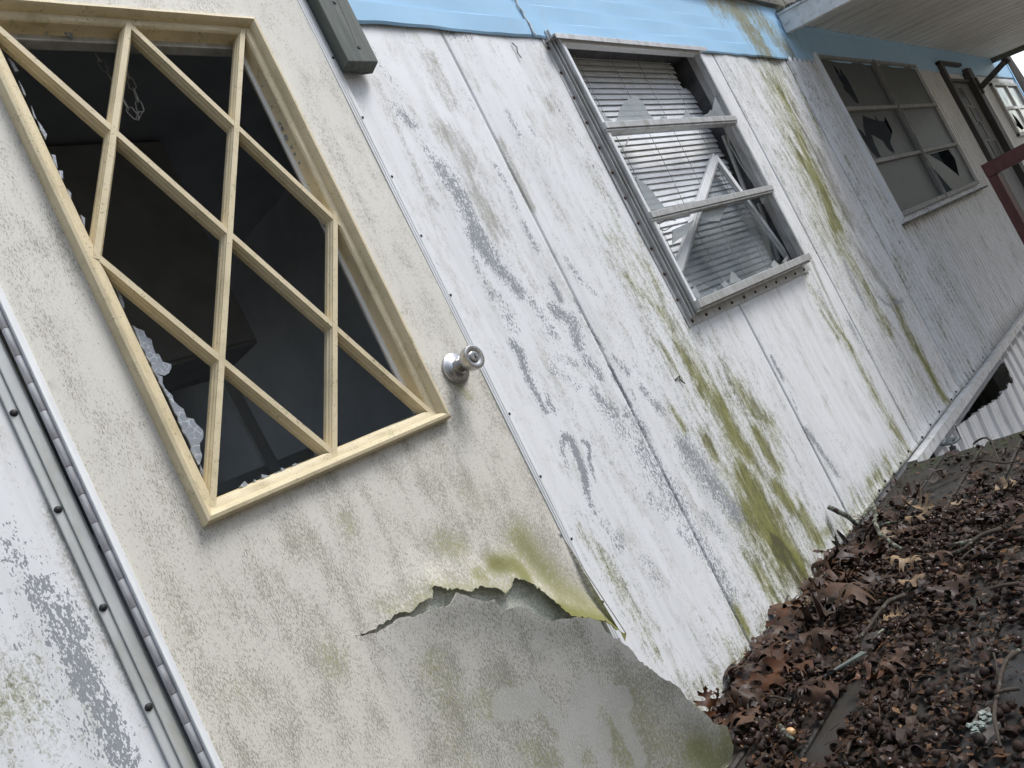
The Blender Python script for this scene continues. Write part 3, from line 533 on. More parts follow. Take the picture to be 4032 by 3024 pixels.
home = thing('mobile_home', 'weathered white mobile home with green algae streaks and a pale blue band under the roof', 'mobile home', (0, 0, -.75))

X_END = 10.93
SEAMS = [1.623, 2.422, 3.243, 4.056, 4.867, 5.664, 6.47]
# openings in the siding: x0, x1, z0, z1
WIN1 = (2.10, 3.045, .872, 1.825)
WIN2 = (4.47, 6.52, .885, 1.86)
WIN3 = (9.28, 10.66, 1.185, 1.715)
DOOR2 = (7.36, 8.30, .0, 1.88)

def siding(x0, x1, dx, dz, amp, pitch=.054, z1=1.84, holes=(), tuck=True):
    xs = np.unique(np.concatenate([np.arange(x0, x1, dx), [x1, x0 + .0030, x1 - .0030]] + [[h[0], h[1]] for h in holes]))
    zs = np.unique(np.concatenate([np.arange(.012, z1, dz), [z1]] + [[h[2], h[3]] for h in holes]))
    xs = xs[(xs >= x0 - 1e-6) & (xs <= x1 + 1e-6)]; zs = zs[(zs >= .0119) & (zs <= z1 + 1e-6)]
    gx, gz = np.meshgrid(xs, zs); nx, nz = len(xs), len(zs)
    wav = np.clip((np.abs(np.sin(np.pi * (gx - x0) / pitch)) - .70) / .24, 0, 1)
    groove = np.clip(1 - np.abs(np.sin(np.pi * (gx - x0) / pitch)) / .24, 0, 1) * (amp > .01)
    dent = .0035*np.sin(gx*3.1 + 1.7*np.sin(gz*2.3)) * np.sin(gz*3.7 + gx) + .0012*np.sin(gx*23 + 3*np.sin(gz*4.0))*np.sin(gz*6.1+gx*5)
    edge = np.clip(np.minimum(gx - x0, (x1 - gx) if tuck else gx*0 + 1) / .0030, 0, 1)
    gy = np.where(amp > .01, -.0125*np.clip((np.abs(np.sin(np.pi*(gx - x0)/pitch)) - .66)/.10, 0, 1), -amp*wav) + dent*(2.4 if 3.2 < x0 < 4 else .4 if x0 > 4.05 else 1.)*np.clip(np.minimum(gx - x0, x1 - gx)/.08, 0, 1) + (1 - edge)*.011
    gy = gy - .010*np.clip((.05 - gz)/.05, 0, 1)**2
    v = np.stack([gx.ravel(), gy.ravel(), gz.ravel()], 1)
    i = np.arange(nz-1)[:, None]*nx + np.arange(nx-1)[None]
    f = np.stack([i, i+1, i+nx+1, i+nx], -1).reshape(-1, 4)
    cx = ((gx[:-1, :-1] + gx[1:, 1:])/2).ravel(); cz = ((gz[:-1, :-1] + gz[1:, 1:])/2).ravel()
    keep = np.ones(len(f), bool)
    for h in holes: keep &= ~((cx > h[0]) & (cx < h[1]) & (cz > h[2]) & (cz < h[3]))
    f = f[keep]
    mb = MB(); mb.v = v; mb.f = f.tolist()
    X, Z = v[:, 0], v[:, 2]
    al, di, pe = paint(X, Z, [(p_, r_*(1.25 if x0 < 3.2 else 1.9), s_*1.12) for p_, r_, s_ in D['algae']], .60), paint(X, Z, [(p_, r_*(1 if x0 < 3.2 else 1.6), s_) for p_, r_, s_ in D['dirt']], .4), paint(X, Z, D['peel'], .35)
    di = np.maximum(di, .55*np.clip((.16 - Z)/.16, 0, 1)); al = np.maximum(al, (.62*np.clip((.17 - Z)/.17, 0, 1))*(X > 1.2)*(X < 3.1))
    if x0 >= 1.6 and x1 < 4.1: pe = np.maximum(pe, .30*np.exp(-((Z-.25)/.3)**2)*np.exp(-((X-1.8)/.35)**2))
    if 1.2 < x0 < 1.3: pe = np.maximum(pe, .35*np.exp(-((Z-.75)/.45)**2)*np.exp(-((X-1.52)/.1)**2)); pe *= np.clip((X-1.26)/.08, 0, 1)
    if x0 < 0.4: pe = np.minimum(pe, .95)
    if x0 < 0.4: pe = np.maximum(pe, .38*np.exp(-((Z-.72)/.5)**2)*np.exp(-((X-.24)/.09)**2))
    if 1.3 < x0 < 2.5 or x0 == 1.212: pe = np.maximum(pe, .34*np.clip((X-1.3)/.1, 0, 1)*np.clip((2.35-X)/.2, 0, 1)*np.exp(-((Z-.7)/.5)**2))
    if x0 > 3.2: pe *= .75
    if x0 > 4.05: pe *= 0
    if 3.2 < x0 < 4.1: di = np.maximum(di, .40 - .12*(x0 > 4)); al = np.maximum(al, .18)
    if 1.2 < x0 < 3.2: di = np.maximum(di, .16)
    o = obj('siding_panel', mb, M['siding'], home, smooth=True if amp < .01 else 'angle', attrs={'algae': al, 'dirt': di, 'peel': pe}, solid=.0016)
    return o

siding(-2.2, -1.302, .05, .06, .0)
siding(-1.298, -.492, .05, .06, .0)
siding(-.488, .3233, .0085, .0085, .0, tuck=False)
siding(1.212, 1.6210, .0085, .0085, .0)
siding(1.6250, 2.4180, .0085, .0085, .0001, holes=[WIN1])
siding(2.4260, 3.2380, .009, .011, .0003, holes=[WIN1])
siding(3.2480, 4.0500, .009, .011, .0010, .074)
siding(4.0610, 4.8610, .0033, .03, .0115, .0665, holes=[WIN2])
siding(4.8730, 5.6580, .0033, .08, .0115, .0665, holes=[WIN2])
siding(5.6700, 6.4640, .0033, .08, .0115, .0665, holes=[WIN2])
siding(6.4760, 7.3, .0033, .12, .0115, .0665, holes=[WIN2])
siding(8.36, 9.18, .0095, .12, .0012, .058)
siding(9.183, 10.0, .012, .12, .0012, .058, holes=[WIN3])
siding(10.003, X_END, .012, .12, .0012, .058, holes=[WIN3])

# dark sheathing seen through the joints between the panels
for s in SEAMS + [-1.3, -.49, 10.0]:
    top = .862 if s in (2.422, 4.867, 5.664, 6.47) else 1.84
    obj('sheathing_strip', MB().box((s-.03, .013, .012), (s+.03, .018, top)), M['gap'], home)

# blue band under the roof: lapped strips
def band(x0, x1, n, label=None):
    prof = [(1.828, -.0075), (1.834, -.0115), (1.884, -.0150), (1.888, -.0105), (1.944, -.0145), (1.948, -.0100), (2.003, -.0140), (2.007, -.0095), (2.062, -.0135), (2.066, -.0095), (2.126, -.0130)]
    xs = np.linspace(x0, x1, n)
    v = []
    for zi, (z, y) in enumerate(prof):
        for x in xs:
            wob = .0012*math.sin(x*9.3 + 1.1*math.sin(x*23)) + .0008*math.sin(x*41)
            v.append((x, y + .0012*math.sin(x*11 + zi), z + (wob if zi < 2 else wob*.25)))
    nx = len(xs); f = [(a*nx+i, a*nx+i+1, (a+1)*nx+i+1, (a+1)*nx+i) for a in range(len(prof)-1) for i in range(nx-1)]
    mb = MB().add(v, f); V = np.array(v)
    st = [([(3.50, 2.13), (3.72, 2.10), (3.80, 1.86)], .13, 1.0), ([(3.72, 2.12), (3.98, 2.04), (4.12, 1.88)], .12, .9), ([(4.02, 2.14), (4.18, 1.88)], .06, .5), ([(2.3, 2.13), (3.4, 2.115)], .03, .7), ([(2.5, 2.1), (2.53, 1.95)], .02, .3), ([(3.1, 2.1), (3.16, 1.9)], .04, .3), ([(1.7, 2.1), (1.72, 1.86)], .015, .25), ([(10.1, 2.1), (10.1, 1.85)], .05, .7), ([(1.25, 2.0), (1.3, 1.84)], .02, .3)]
    obj('band_panel', mb, M['blue'], home, attrs={'algae': paint(V[:, 0], V[:, 2], st)}, solid=.0015, label=label)
band(-2.2, .30, 20)
band(1.302, 2.012, 80)
band(2.016, 4.352, 240, 'sun-faded blue band panel with a green algae stain below the roof edge')
band(4.356, 6.455, 60)
band(6.459, X_END, 80)
# torn sealant along the lap of the band
mb = MB()
pts = [(2.006, 1.966), (2.012, 1.948), (2.005, 1.935), (2.016, 1.91), (2.012, 1.89), (2.02, 1.865), (2.015, 1.845), (2.024, 1.828)]
mb.tube([(x, -.0165, z) for x, z in pts], [.0022, .003, .002, .003, .0027, .0022, .0027, .002], 5)
obj('sealant_bead', mb, M['trim'], home)

# roof, ends, floor and inner walls
obj('roof', MB().box((-2.25, .02, 2.20), (X_END+.03, 3.5, 2.26)).box((-2.22, .0, 2.127), (X_END, .10, 2.199)), M['roof'], home)
mb = MB()
for i in range(60):
    x0 = -2.25 + i*(13.2/60); x1 = x0 + 13.2/60 - .004
    h = random.uniform(-.006, .006)
    mb.box((x0, -.040 + random.uniform(-.004, .004), 2.130), (x1, -.0145, 2.172 + h))
obj('roof_edge', mb, M['roof'], home, bevel=.002)
obj('end_wall', MB().box((X_END - .02, .012, .0), (X_END + .012, 3.4, 2.126)), M['skirting'], home)
obj('end_wall', MB().box((-2.24, .012, 0), (-2.205, 3.4, 2.126)), M['skirting'], home)
obj('rear_wall', MB().box((-2.2, 3.40, .0), (-.4, 3.44, 2.126)).box((1.3, 3.40, .0), (4.4, 3.44, 2.126)).box((6.4, 3.40, .0), (X_END - .021, 3.44, 2.126)).box((4.4, 3.40, 0), (6.4, 3.44, .8)).box((4.4, 3.40, 1.9), (6.4, 3.44, 2.126)).box((-.4, 3.40, 0), (1.3, 3.44, .8)).box((-.4, 3.40, 1.9), (1.3, 3.44, 2.126)), M['skirting'], home)  # unseen openings added at the rear to let skylight into the rooms
obj('corner_trim', MB().box((X_END - .05, -.022, .0), (X_END + .014, -.003, 2.126)), M['blue'], home)
obj('floor', MB().box((-2.2, .014, -.10), (X_END - .021, 3.39, -.005)), M['dark'], home)
obj('ceiling', MB().box((-2.2, .11, 2.105), (X_END - .021, 3.39, 2.125)), M['dark'], home)
obj('inner_wall', MB().box((-2.2, 3.32, .0), (-.4, 3.38, 2.104)).box((1.3, 3.32, .0), (4.4, 3.38, 2.104)).box((6.4, 3.32, .0), (X_END - .021, 3.38, 2.104)).box((4.4, 3.32, 0), (6.4, 3.38, .8)).box((4.4, 3.32, 1.9), (6.4, 3.38, 2.104)).box((-.4, 3.32, 0), (1.3, 3.38, .8)).box((-.4, 3.32, 1.9), (1.3, 3.38, 2.104)).box((1.95, .12, 0), (1.99, 3.3, 2.104)).box((3.5, .12, 0), (3.54, 3.3, 2.104)).box((6.9, .12, 0), (6.94, 3.3, 2.104)).box((-.6, .12, 0), (-.56, 3.3, 2.104)), M['dark'], home)  # gaps line up with the added rear openings that light the rooms
# linings around the openings
def lining(o, y0, y1, mat, t=.018, name='window_lining'):
    x0, x1, z0, z1 = o
    mb = MB().box((x0-t, y0, z0-t), (x0, y1, z1+t)).box((x1, y0, z0-t), (x1+t, y1, z1+t)).box((x0, y0, z0-t), (x1, y1, z0)).box((x0, y0, z1), (x1, y1, z1+t))
    return obj(name, mb, mat, home)
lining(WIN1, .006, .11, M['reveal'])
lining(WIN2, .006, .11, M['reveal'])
lining(WIN3, .006, .11, M['alum'])
# inner lining wall between the openings (blocks skylight from behind the siding)
mb = MB()
for x0, x1, z0, z1 in ((-2.2,.30,0,2.1),(1.24,2.08,0,2.1),(2.08,3.065,0,.852),(2.08,3.065,1.845,2.1),(3.065,4.45,0,2.1),(4.45,6.54,0,.865),(4.45,6.54,1.88,2.1),(6.54,7.3,0,2.1),(8.36,9.26,0,2.1),(9.26,10.68,0,1.165),(9.26,10.68,1.735,2.1),(10.68,X_END-.03,0,2.1)):
    mb.box((x0, .1105, z0), (x1, .118, z1))
obj('lining_board', mb, M['dark'], home)

# bottom trim: ledge and bright front face
obj('bottom_trim', MB().box((3.06, -.042, -.036), (X_END, -.0385, .004)).box((3.06, -.0385, .0005), (X_END, -.004, .004)), M['trim'], home)
obj('bottom_rail', MB().box((-.5, .002, -.03), (.322, .010, .012)).box((1.212, .002, -.03), (X_END - .001, .010, .0118)), M['alum'], home)
# small screws along the foot of the siding
for i, x in enumerate([2.70, 2.78, 2.88, 2.98, 3.10, 3.30, 3.45, 3.62, 3.84, 3.95, 4.10, 4.34, 4.6, 4.85, 5.1, 5.4]):
    obj('siding_screw', MB().lathe([(.0005, .005), (.004, .0045), (.0058, .002), (.0062, 0)], (x, -.0095, .028 + .006*math.sin(i*2.1)), (0,-1,0), 8), M['black'], home)

# skirting: ribbed sheets under the trim, one torn open
def skirt(x0, x1, cut=None, pitch=.20):
    rib = [0, .005, .010, .015, .050, .062, .5*pitch, .5*pitch + .004, .5*pitch + .010]
    dep = [0, -.020, -.020, .014, .014, 0, 0, -.010, 0]
    xs, ys = [], []
    k = 0
    while x0 + k*pitch < x1:
        for r_, d_ in zip(rib, dep):
            x = x0 + k*pitch + r_
            if x < x1: xs.append(x); ys.append(d_)
        k += 1
    xs.append(x1); ys.append(0)
    xs, ys = np.array(xs), np.array(ys)
    zt = -.032
    if cut is None:
        zs = [-.75, -.5, -.25, zt]
        v = [(x, .024 - y, z) for z in zs for x, y in zip(xs, ys)]; n = len(xs)
        f = [(a*n+i, a*n+i+1, (a+1)*n+i+1, (a+1)*n+i) for a in range(3) for i in range(n-1)]
    else:
        xf = np.unique(np.concatenate([xs, np.arange(x0, x1, .012)])); yf = np.interp(xf, xs, ys)
        P = list(cut) + [cut[0]]; v, f = [], []
        def span(x):
            q = sorted(a[1] + (b[1]-a[1])*(x-a[0])/(b[0]-a[0]) for a, b in zip(P[:-1], P[1:]) if (a[0] <= x) != (b[0] <= x))
            return (q[0], q[-1]) if len(q) > 1 else None
        for xa, xb, ya, yb in zip(xf[:-1], xf[1:], yf[:-1], yf[1:]):
            s = span((xa+xb)/2); parts = [(-.75, zt)] if s is None else [(-.75, s[0] - .012 + rnd_.uniform(-.003, .003)), (s[1], zt)]
            for za, zb in parts:
                if zb - za < .004: continue
                n_ = 8 if zb - za > .2 else 1; k = len(v)
                for q in range(n_+1):
                    z = za + (zb-za)*q/n_; bend = 0 if s is None else .008*math.exp(-((z-s[0])/.09)**2)*(z <= s[0] + .001)
                    v += [(xa, .024 - ya - bend, z), (xb, .024 - yb - bend, z)]
                f += [(k+2*q, k+2*q+1, k+2*q+3, k+2*q+2) for q in range(n_)]
    mb = MB().add(v, f)
    o = obj('skirting_panel', mb, M['skirting'], home, label='white skirting sheet torn open below the trim' if cut else None)
    md = o.modifiers.new('thickness', 'SOLIDIFY'); md.thickness = .0015
rnd_ = random.Random(5)
skirt(-2.2, .3); skirt(.302, 2.1); skirt(2.102, 3.34)
cut = [(max(x, 3.5), min(z, -.036) if z > -.095 else z) for x, z in D['hole']]
skirt(3.342, 5.3, cut)
skirt(5.302, 7.3); skirt(7.302, 9.1); skirt(9.102, X_END)
obj('underfloor_wall', MB().box((3.2, .40, -.75), (6.2, .46, -.14)), M['underfloor'], home)
mb = MB()
for i in range(7): mb.box((3.4 + i*.4, .06, -.14), (3.44 + i*.4, .395, -.105))
obj('floor_joist', mb, M['underfloor'], home)

# ------------------------------------------------------------------ front door
DX0, DX1 = .378, 1.176
door = obj('door', MB().box((DX0+.002, -.0125, .02), (DX1-.004, .018, .845)).box((DX0+.002, .0042, 1.79), (DX1-.004, .018, 1.95)).box((DX0+.002, .0042, .845), (.515, .018, 1.79)).box((1.008, .0042, .845), (DX1-.004, .018, 1.79)), M['core'], home, label='beige front door with a diamond lattice window and a torn lower skin')
FR = (.527, .996, .908, 1.766)      # inner edge of the window frame
rnd = random.Random(3)
tear = rough_line([tuple(p) for p in D['upper']], .005, .0028, rnd)      # from the tip to the right edge
tip = tear[0]
hole = [(FR[0]-.008, FR[2]-.008), (FR[1]+.008, FR[2]-.008), (FR[1]+.008, FR[3]+.008), (FR[0]-.008, FR[3]+.008)]
outer = [(DX0, .0), (.60, .0), (.60, .30), (.60, .55)] + tear + [(DX1, .301), (DX1, .55), (DX1, 1.95), (DX0, 1.95)]
outer[4 + len(tear) - 1] = (DX1 - .002, .297)
outer.pop(4 + len(tear))
V, F = sheet(outer, [hole], .011)
x, z = V[:, 0], V[:, 1]
tx = np.array(tear)[:, 0]; tz = np.array(tear)[:, 1]
o_ = np.argsort(tx); above = np.clip(z - np.interp(x, tx[o_], tz[o_]), 0, 9)
lift = np.where(x > .62, np.clip(1 - above/.11, 0, 1)**2, 0)
y = -.018 - .014*lift*np.clip((x-.655)/.15, 0, 1) - .016*lift*np.clip((x-.98)/.2, 0, 1) + .0010*np.sin(x*17)*np.sin(z*9+1)*np.clip(np.abs(x-.6)/.1, 0, 1)
mb = MB(); mb.v = np.stack([x, y, z], 1); mb.f = F.tolist()
def rim(mb, path, extra, th=.0034):
    """close the cut edge of a sheet with a narrow strip"""
    V_ = np.asarray(mb.v); vs = [tuple(q) for q in V_]; f2 = list(mb.f); idx = []
    for p in path:
        d_ = np.hypot(V_[:, 0]-p[0], V_[:, 2]-p[1]); idx.append(int(d_.argmin()))
    k_ = len(vs); vs += [(vs[i][0], vs[i][1] + th, vs[i][2]) for i in idx]
    f2 += [(idx[i], idx[i+1], k_+i+1, k_+i) for i in range(len(idx)-1) if idx[i] != idx[i+1]]
    mb.v = np.array(vs); mb.f = f2
    return [np.concatenate([e, e[idx]]) for e in extra]
gr = paint(x, z, D['doorgreen']); gr = np.maximum(gr, .62*np.clip(1-above/.06, 0, 1)*(x > .66)*np.clip((x-.66)/.1, 0, 1))
x, z, gr = rim(mb, tear + [(DX1, .55), (DX1, 1.95)], [x, z, gr], .0026)
obj('upper_skin', mb, M['door'], door, smooth='angle', attrs={'flat': np.stack([x, x*0, z], 1), 'green': gr, 'clean': x*0})

def flap_y(x, z):
    u = np.clip((x-.635)/.565, 0, 1.2)
    g_ = u*u/(u + .22)
    return -.018 - .125*u**1.5 - .20*g_*np.clip(z, 0, .6)/.6
fl = rough_line([tuple(p) for p in D['flap']], .006, .0018, rnd)
ft = [p for p in fl if p[1] > .03]
outer = [tip] + ft[1:] + [(1.196, .006), (.9, .004), (.60, .0), (.60, .30), (.60, .55)]
V, F = sheet(outer, [], .011)
x, z = V[:, 0], V[:, 1]
y = flap_y(x, z) + .0012*np.sin(x*19)*np.sin(z*13)*np.clip((x-.6)/.1, 0, 1)
P = np.array(ft); dd = np.min(np.hypot(x[:, None]-P[None, ::2, 0], z[:, None]-P[None, ::2, 1]), 1)
y -= .004*np.exp(-(dd/.03)**2)*np.clip((x-.70)/.1, 0, 1)
mb = MB(); mb.v = np.stack([x, y, z], 1); mb.f = F.tolist()
gf = np.maximum(paint(x, z, D['flapgreen']), .20*np.clip((.45-z)/.3, 0, 1)*np.clip((x-.62)/.15, 0, 1)); cf = paint(x, z, D['flapclean'])
x, z, gf, cf = rim(mb, ft + [(1.196, .006)], [x, z, gf, cf], .0022)
obj('skin_flap', mb, M['door'], door, smooth='angle', label='loose lower door skin curling away below the tear',
    attrs={'flat': np.stack([x, x*0, z], 1), 'green': gf, 'clean': cf})

# frame of the door window: four mitred mouldings
PROF = [(-.004, .012), (0, .004), (.0005, -.0165), (.004, -.0205), (.0145, -.0225), (.0150, -.0265), (.0185, -.0335), (.0235, -.0385), (.0290, -.0375), (.0322, -.0320), (.0332, -.0265), (.0334, -.0165)]
def moulding(name, c, side, mat, parent):
    x0, x1, z0, z1 = c
    ends = {'b': ((x0, z0, -1, -1), (x1, z0, 1, -1)), 't': ((x1, z1, 1, 1), (x0, z1, -1, 1)), 'l': ((x0, z1, -1, 1), (x0, z0, -1, -1)), 'r': ((x1, z0, 1, -1), (x1, z1, 1, 1))}[side]
    v, n = [], len(PROF)
    ns = 14
    for i in range(ns):
        t = i/(ns-1)
        for d, yy in PROF:
            a = Vector((ends[0][0] + ends[0][2]*d, yy, ends[0][1] + ends[0][3]*d)); b = Vector((ends[1][0] + ends[1][2]*d, yy, ends[1][1] + ends[1][3]*d))
            p = a.lerp(b, t); p.y += .0004*math.sin(t*23 + d*200); v.append(p)
    f = [(i*n+k, i*n+k+1, (i+1)*n+k+1, (i+1)*n+k) for i in range(ns-1) for k in range(n-1)]
    return obj(name, MB().add(v, f), mat, parent, smooth='angle')
for s in 'btlr': moulding('window_moulding', FR, s, M['cream'], door)

# lattice bars
MP = [(-.0100, .002), (-.0098, -.0085), (-.0080, -.0115), (-.0074, -.0155), (-.0062, -.0178), (-.0056, -.0182), (-.0050, -.0222), (.0050, -.0222), (.0056, -.0182), (.0062, -.0178), (.0074, -.0155), (.0080, -.0115), (.0098, -.0085), (.0100, .002)]
def muntin(p, q, shift):
    p = Vector((p[0], 0, p[1])); q = Vector((q[0], 0, q[1])); t = (q-p).normalized(); p = p - t*.016; q = q + t*.016; side = Vector((0,1,0)).cross(t)
    n = len(MP); v = [c + side*a + Vector((0, b + shift, 0)) for c in (p, q) for a, b in MP]
    f = [(k, k+1, n+k+1, n+k) for k in range(n-1)] + [tuple(range(n)), tuple(range(2*n-1, n-1, -1))]
    return obj('muntin', MB().add(v, f), M['cream'], door)
# bars run corner-wise; the ends tuck under the frame
muntin((.7585, 1.772), (.5275, 1.3435), 0); muntin((.9935, 1.772), (.5275, .912), .0002); muntin((.9955, 1.3385), (.7585, .904), .0001)
muntin((.5275, 1.764), (.9955, .905), .0012); muntin((.7585, 1.771), (.9955, 1.3355), .0014); muntin((.5275, 1.3265), (.7545, .9045), .0013)

# broken safety glass left in the rebate
def shards(lst, mat, y0, parent, th=.004, name='glass_shard'):
    for q in lst: obj(name, MB().prism([tuple(p) for p in q], y0, y0 + th), mat, parent)
shards([rough_line([tuple(p) for p in q] + [tuple(q[0])], .008, .0022, rnd)[:-1] for q in D['shardL']], M['glass_crack'], .004, door)
shards(D['shardA'] + D['shardB'], M['glass_crack'], .004, door)
mb = MB()
for i in range(len(D['glitter'])-1):
    a, b = D['glitter'][i], D['glitter'][i+1]
    for k in range(9):
        t = rnd.random(); px, pz = a[0]+(b[0]-a[0])*t + rnd.uniform(-.006, .008), a[1]+(b[1]-a[1])*t
        r_ = rnd.uniform(.0015, .0045)
        mb.prism([(px-r_, pz-r_*rnd.random()), (px+r_*rnd.random(), pz-r_), (px+r_, pz+r_*.4), (px-r_*.2, pz+r_)], .002, .006)
obj('glass_crumbs', mb, M['glass_crack'], door)['kind'] = 'stuff'
# inner stop behind the glass
mb = MB()
for a, b in (((.998, .010, .90), (1.012, .036, 1.775)), ((.512, .010, .90), (.526, .036, 1.775)), ((.5262, .010, .894), (.9978, .036, .908)), ((.5262, .010, 1.752), (.9978, .036, 1.775))): mb.box(a, b)
obj('glazing_stop', mb, M['alum'], door, bevel=.002)
# bare strip of metal glazing along the right of the opening
obj('glazing_channel', MB().box((.984, .0095, .915), (.9978, .014, 1.75)), M['alum_light'], door)

# edge strips, hinge
obj('edge_strip', MB().box((.3665, -.0225, .0), (.3782, .018, 1.955)).box((.3672, -.0262, .0), (.3702, -.0226, 1.955)), M['alum_light'], door, bevel=.0008)
obj('edge_strip', MB().box((DX1+.0005, -.0200, .30), (1.1925, .012, 1.955)).box((1.1815, -.0212, .30), (1.1838, -.0201, 1.955)).box((1.1882, -.0212, .30), (1.1902, -.0201, 1.955)), M['alum_light'], door, bevel=.0008)
kz = [1.90 - .0436*i for i in range(44)]
k0 = None
for i, z_ in enumerate(kz):
    if k0 is None:
        k0 = obj('hinge_knuckle', MB().lathe([(.0005, 0), (.0052, .0), (.0056, .0006), (.0056, .0424), (.0053, .0429), (.0005, .0429)], (.3622, -.0155, z_-.042), (0,0,1), 12), M['knuckle'], door, smooth='angle')
    else:
        c = k0.copy(); c.location.z = k0.location.z + (z_ - kz[0]); link(c, door)
# knob
kn = obj('door_knob', MB().lathe([(.0005, .0), (.033, .0), (.0345, .002), (.0335, .0055), (.030, .0075), (.024, .009), (.0175, .0115), (.0155, .014)], (1.110, -.0195, .966), (0,-1,0), 48), M['nickel'], door, smooth='angle')
obj('grip', MB().lathe([(.0152, .0), (.0146, .012), (.0152, .022), (.0175, .034), (.0215, .044), (.0245, .049), (.0258, .052), (.0262, .0575), (.0250, .0600), (.0222, .0608), (.0160, .0604), (.0118, .0596), (.0110, .0600), (.0105, .0618), (.0090, .0622), (.0005, .0622)], (1.110, -.0320, .966), (0,-1,0), 48), M['nickel'], kn, smooth='angle') if False else None
grip = MB().lathe([(.0152, .0), (.0148, .010), (.0160, .018), (.0190, .024), (.0225, .030), (.0250, .038), (.0262, .046), (.0264, .052), (.0252, .0555), (.0225, .0566), (.0170, .0556), (.0122, .0540), (.0115, .0545), (.0110, .0565), (.0092, .0570), (.0005, .0570)], (1.110, -.0325, .966), (0,-1,0), 48)
grip.box((1.1090, -.0903, .9625), (1.1110, -.0893, .9715))
obj('knob_grip', grip, M['nickel'], door, smooth='angle')
obj('keyhole', MB().box((1.1092, -.0907, .9615), (1.1108, -.0904, .9705)).box((1.1085, -.0907, .9640), (1.1115, -.09041, .9655)), M['black'], door)

# door jamb
jamb = obj('door_jamb', MB().box((.3235, -.0065, .0), (.3362, .004, 1.96)).box((.3362, -.0100, .0), (.3515, .004, 1.96)).box((.3515, -.0035, 0), (.3562, .018, 1.96)), M['jamb'], home, bevel=.0012)
s0 = None
for i in range(14):
    z_ = 1.86 - .149*i + (.977-.1495*6+.0) * 0
    z_ = 1.128 + .149*(5-i)
    if z_ < .02: continue
    if s0 is None:
        s0 = obj('screw', MB().lathe([(.0005, .0034), (.0030, .0032), (.0050, .0014), (.0056, 0)], (.3298, -.0064, z_), (0,-1,0), 10), M['black'], jamb, smooth=True)
        zz = z_
    else:
        c = s0.copy(); c.location.z = s0.location.z + z_ - zz; link(c, jamb)
jr = obj('door_jamb', MB().box((1.2000, -.0120, .012), (1.2082, .006, 1.96)).box((1.1930, .002, .012), (1.2000, .006, 1.96)), M['alum_light'], home, bevel=.0008)
for z_ in (1.724, 1.571, 1.421, 1.272, 1.124, .978, .832, .68, .53, .38):
    obj('screw', MB().lathe([(.0005, .0025), (.0026, .002), (.0034, 0)], (1.2028, -.0121, z_), (0,-1,0), 8), M['black'], jr)
# crumbly sealant on the outer side of the right jamb
mb = MB(); pts = [(1.2108 + rnd.uniform(-.001, .0012), -.0035, .02 + i*.02) for i in range(90)]
mb.tube(pts, [.0009 + .0016*rnd.random() for _ in pts], 5)
obj('caulk_line', mb, M['gap'], home)
obj('door_head', MB().box((.3235, -.014, 1.961), (1.2082, .10, 1.985)), M['alum_light'], home)
obj('head_panel', MB().box((.302, -.009, 1.986), (1.30, .0, 2.126)), M['blue'], home)

# ------------------------------------------------------------------ awning window with three sashes
def screw_row(parent, pts, mat, r=.0062):
    s = None
    for p in pts:
        if s is None:
            s = obj('screw', MB().lathe([(.0005, r*.7), (r*.5, r*.65), (r*.85, r*.3), (r, 0)], p, (0,-1,0), 8), mat, parent, smooth=True); p0 = Vector(p)
        else:
            c = s.copy(); c.location = s.location + Vector(p) - p0; link(c, parent)
x0, x1, z0, z1 = WIN1
mb = MB()
mb.box((2.060, -.0065, .848), (2.0995, -.0030, 1.868)).box((3.0462, -.0065, .848), (3.082, -.0030, 1.868)).box((2.060, -.0066, 1.8262), (3.082, -.0031, 1.872)).box((2.060, -.0066, .836), (3.082, -.0031, .8715))
mb.box((2.0996, -.030, .872), (2.1040, .02, 1.825)).box((3.0412, -.030, .872), (3.0458, .02, 1.825)).box((2.0996, -.0302, 1.8205), (3.0458, .02, 1.8262))
mb.box((2.0785, -.0180, .86), (2.0815, -.0066, 1.85)).box((2.0890, -.0240, .86), (2.0915, -.0066, 1.85))
win1 = obj('window', mb, M['alum'], home, label='tall aluminium window with three broken panes and a bent white blind behind')
screw_row(win1, [(2.0690, -.0065, 1.795 - .0868*i) for i in range(11)], M['rust'])
screw_row(win1, [(2.10 + .094*i, -.0066, 1.858) for i in range(11)], M['rust'])
screw_row(win1, [(2.09 + .094*i, -.0066, .850) for i in range(11)], M['rust'])
obj('drip_cap', MB().box((2.070, -.046, 1.812), (3.090, -.0067, 1.8185)).box((2.070, -.0485, 1.800), (3.090, -.0461, 1.8185)), M['alum'], win1, bevel=.001)
sashes = [(1.5125, 1.795), (1.2035, 1.4905), (.9005, 1.1815)]
for (a, b) in sashes:
    obj('stile', MB().box((2.1045, -.036, a), (2.1185, -.010, b)).box((2.1186, -.026, a), (2.1225, -.014, b)), M['alum_light'], win1, bevel=.001)
    obj('stile', MB().box((3.0265, -.036, a), (3.0405, -.010, b)).box((3.0225, -.026, a), (3.0264, -.014, b)), M['alum'], win1, bevel=.001)
for i, (a, b) in enumerate([(1.4906, 1.5124), (1.1816, 1.2034), (.8735, .9004)]):
    obj('rail', MB().box((2.1005, -.044 - .006*(i == 2), a), (3.0445, -.008, b)).box((2.1005, -.040, a - .008), (3.0445, -.012, a - .0005)), M['alum'], win1, bevel=.0015)
obj('rail', MB().box((2.1045, -.037, 1.7955), (3.0405, -.010, 1.8115)), M['alum_light'], win1, bevel=.001)
shards(D['w1s'], M['glass'], -.020, win1, .003)
obj('glass_pane', MB().prism([tuple(p) for p in D['w1pane']], -.0165, -.0135), M['glass_dull'], win1, label='large remnant of dusty glass in the lowest sash')
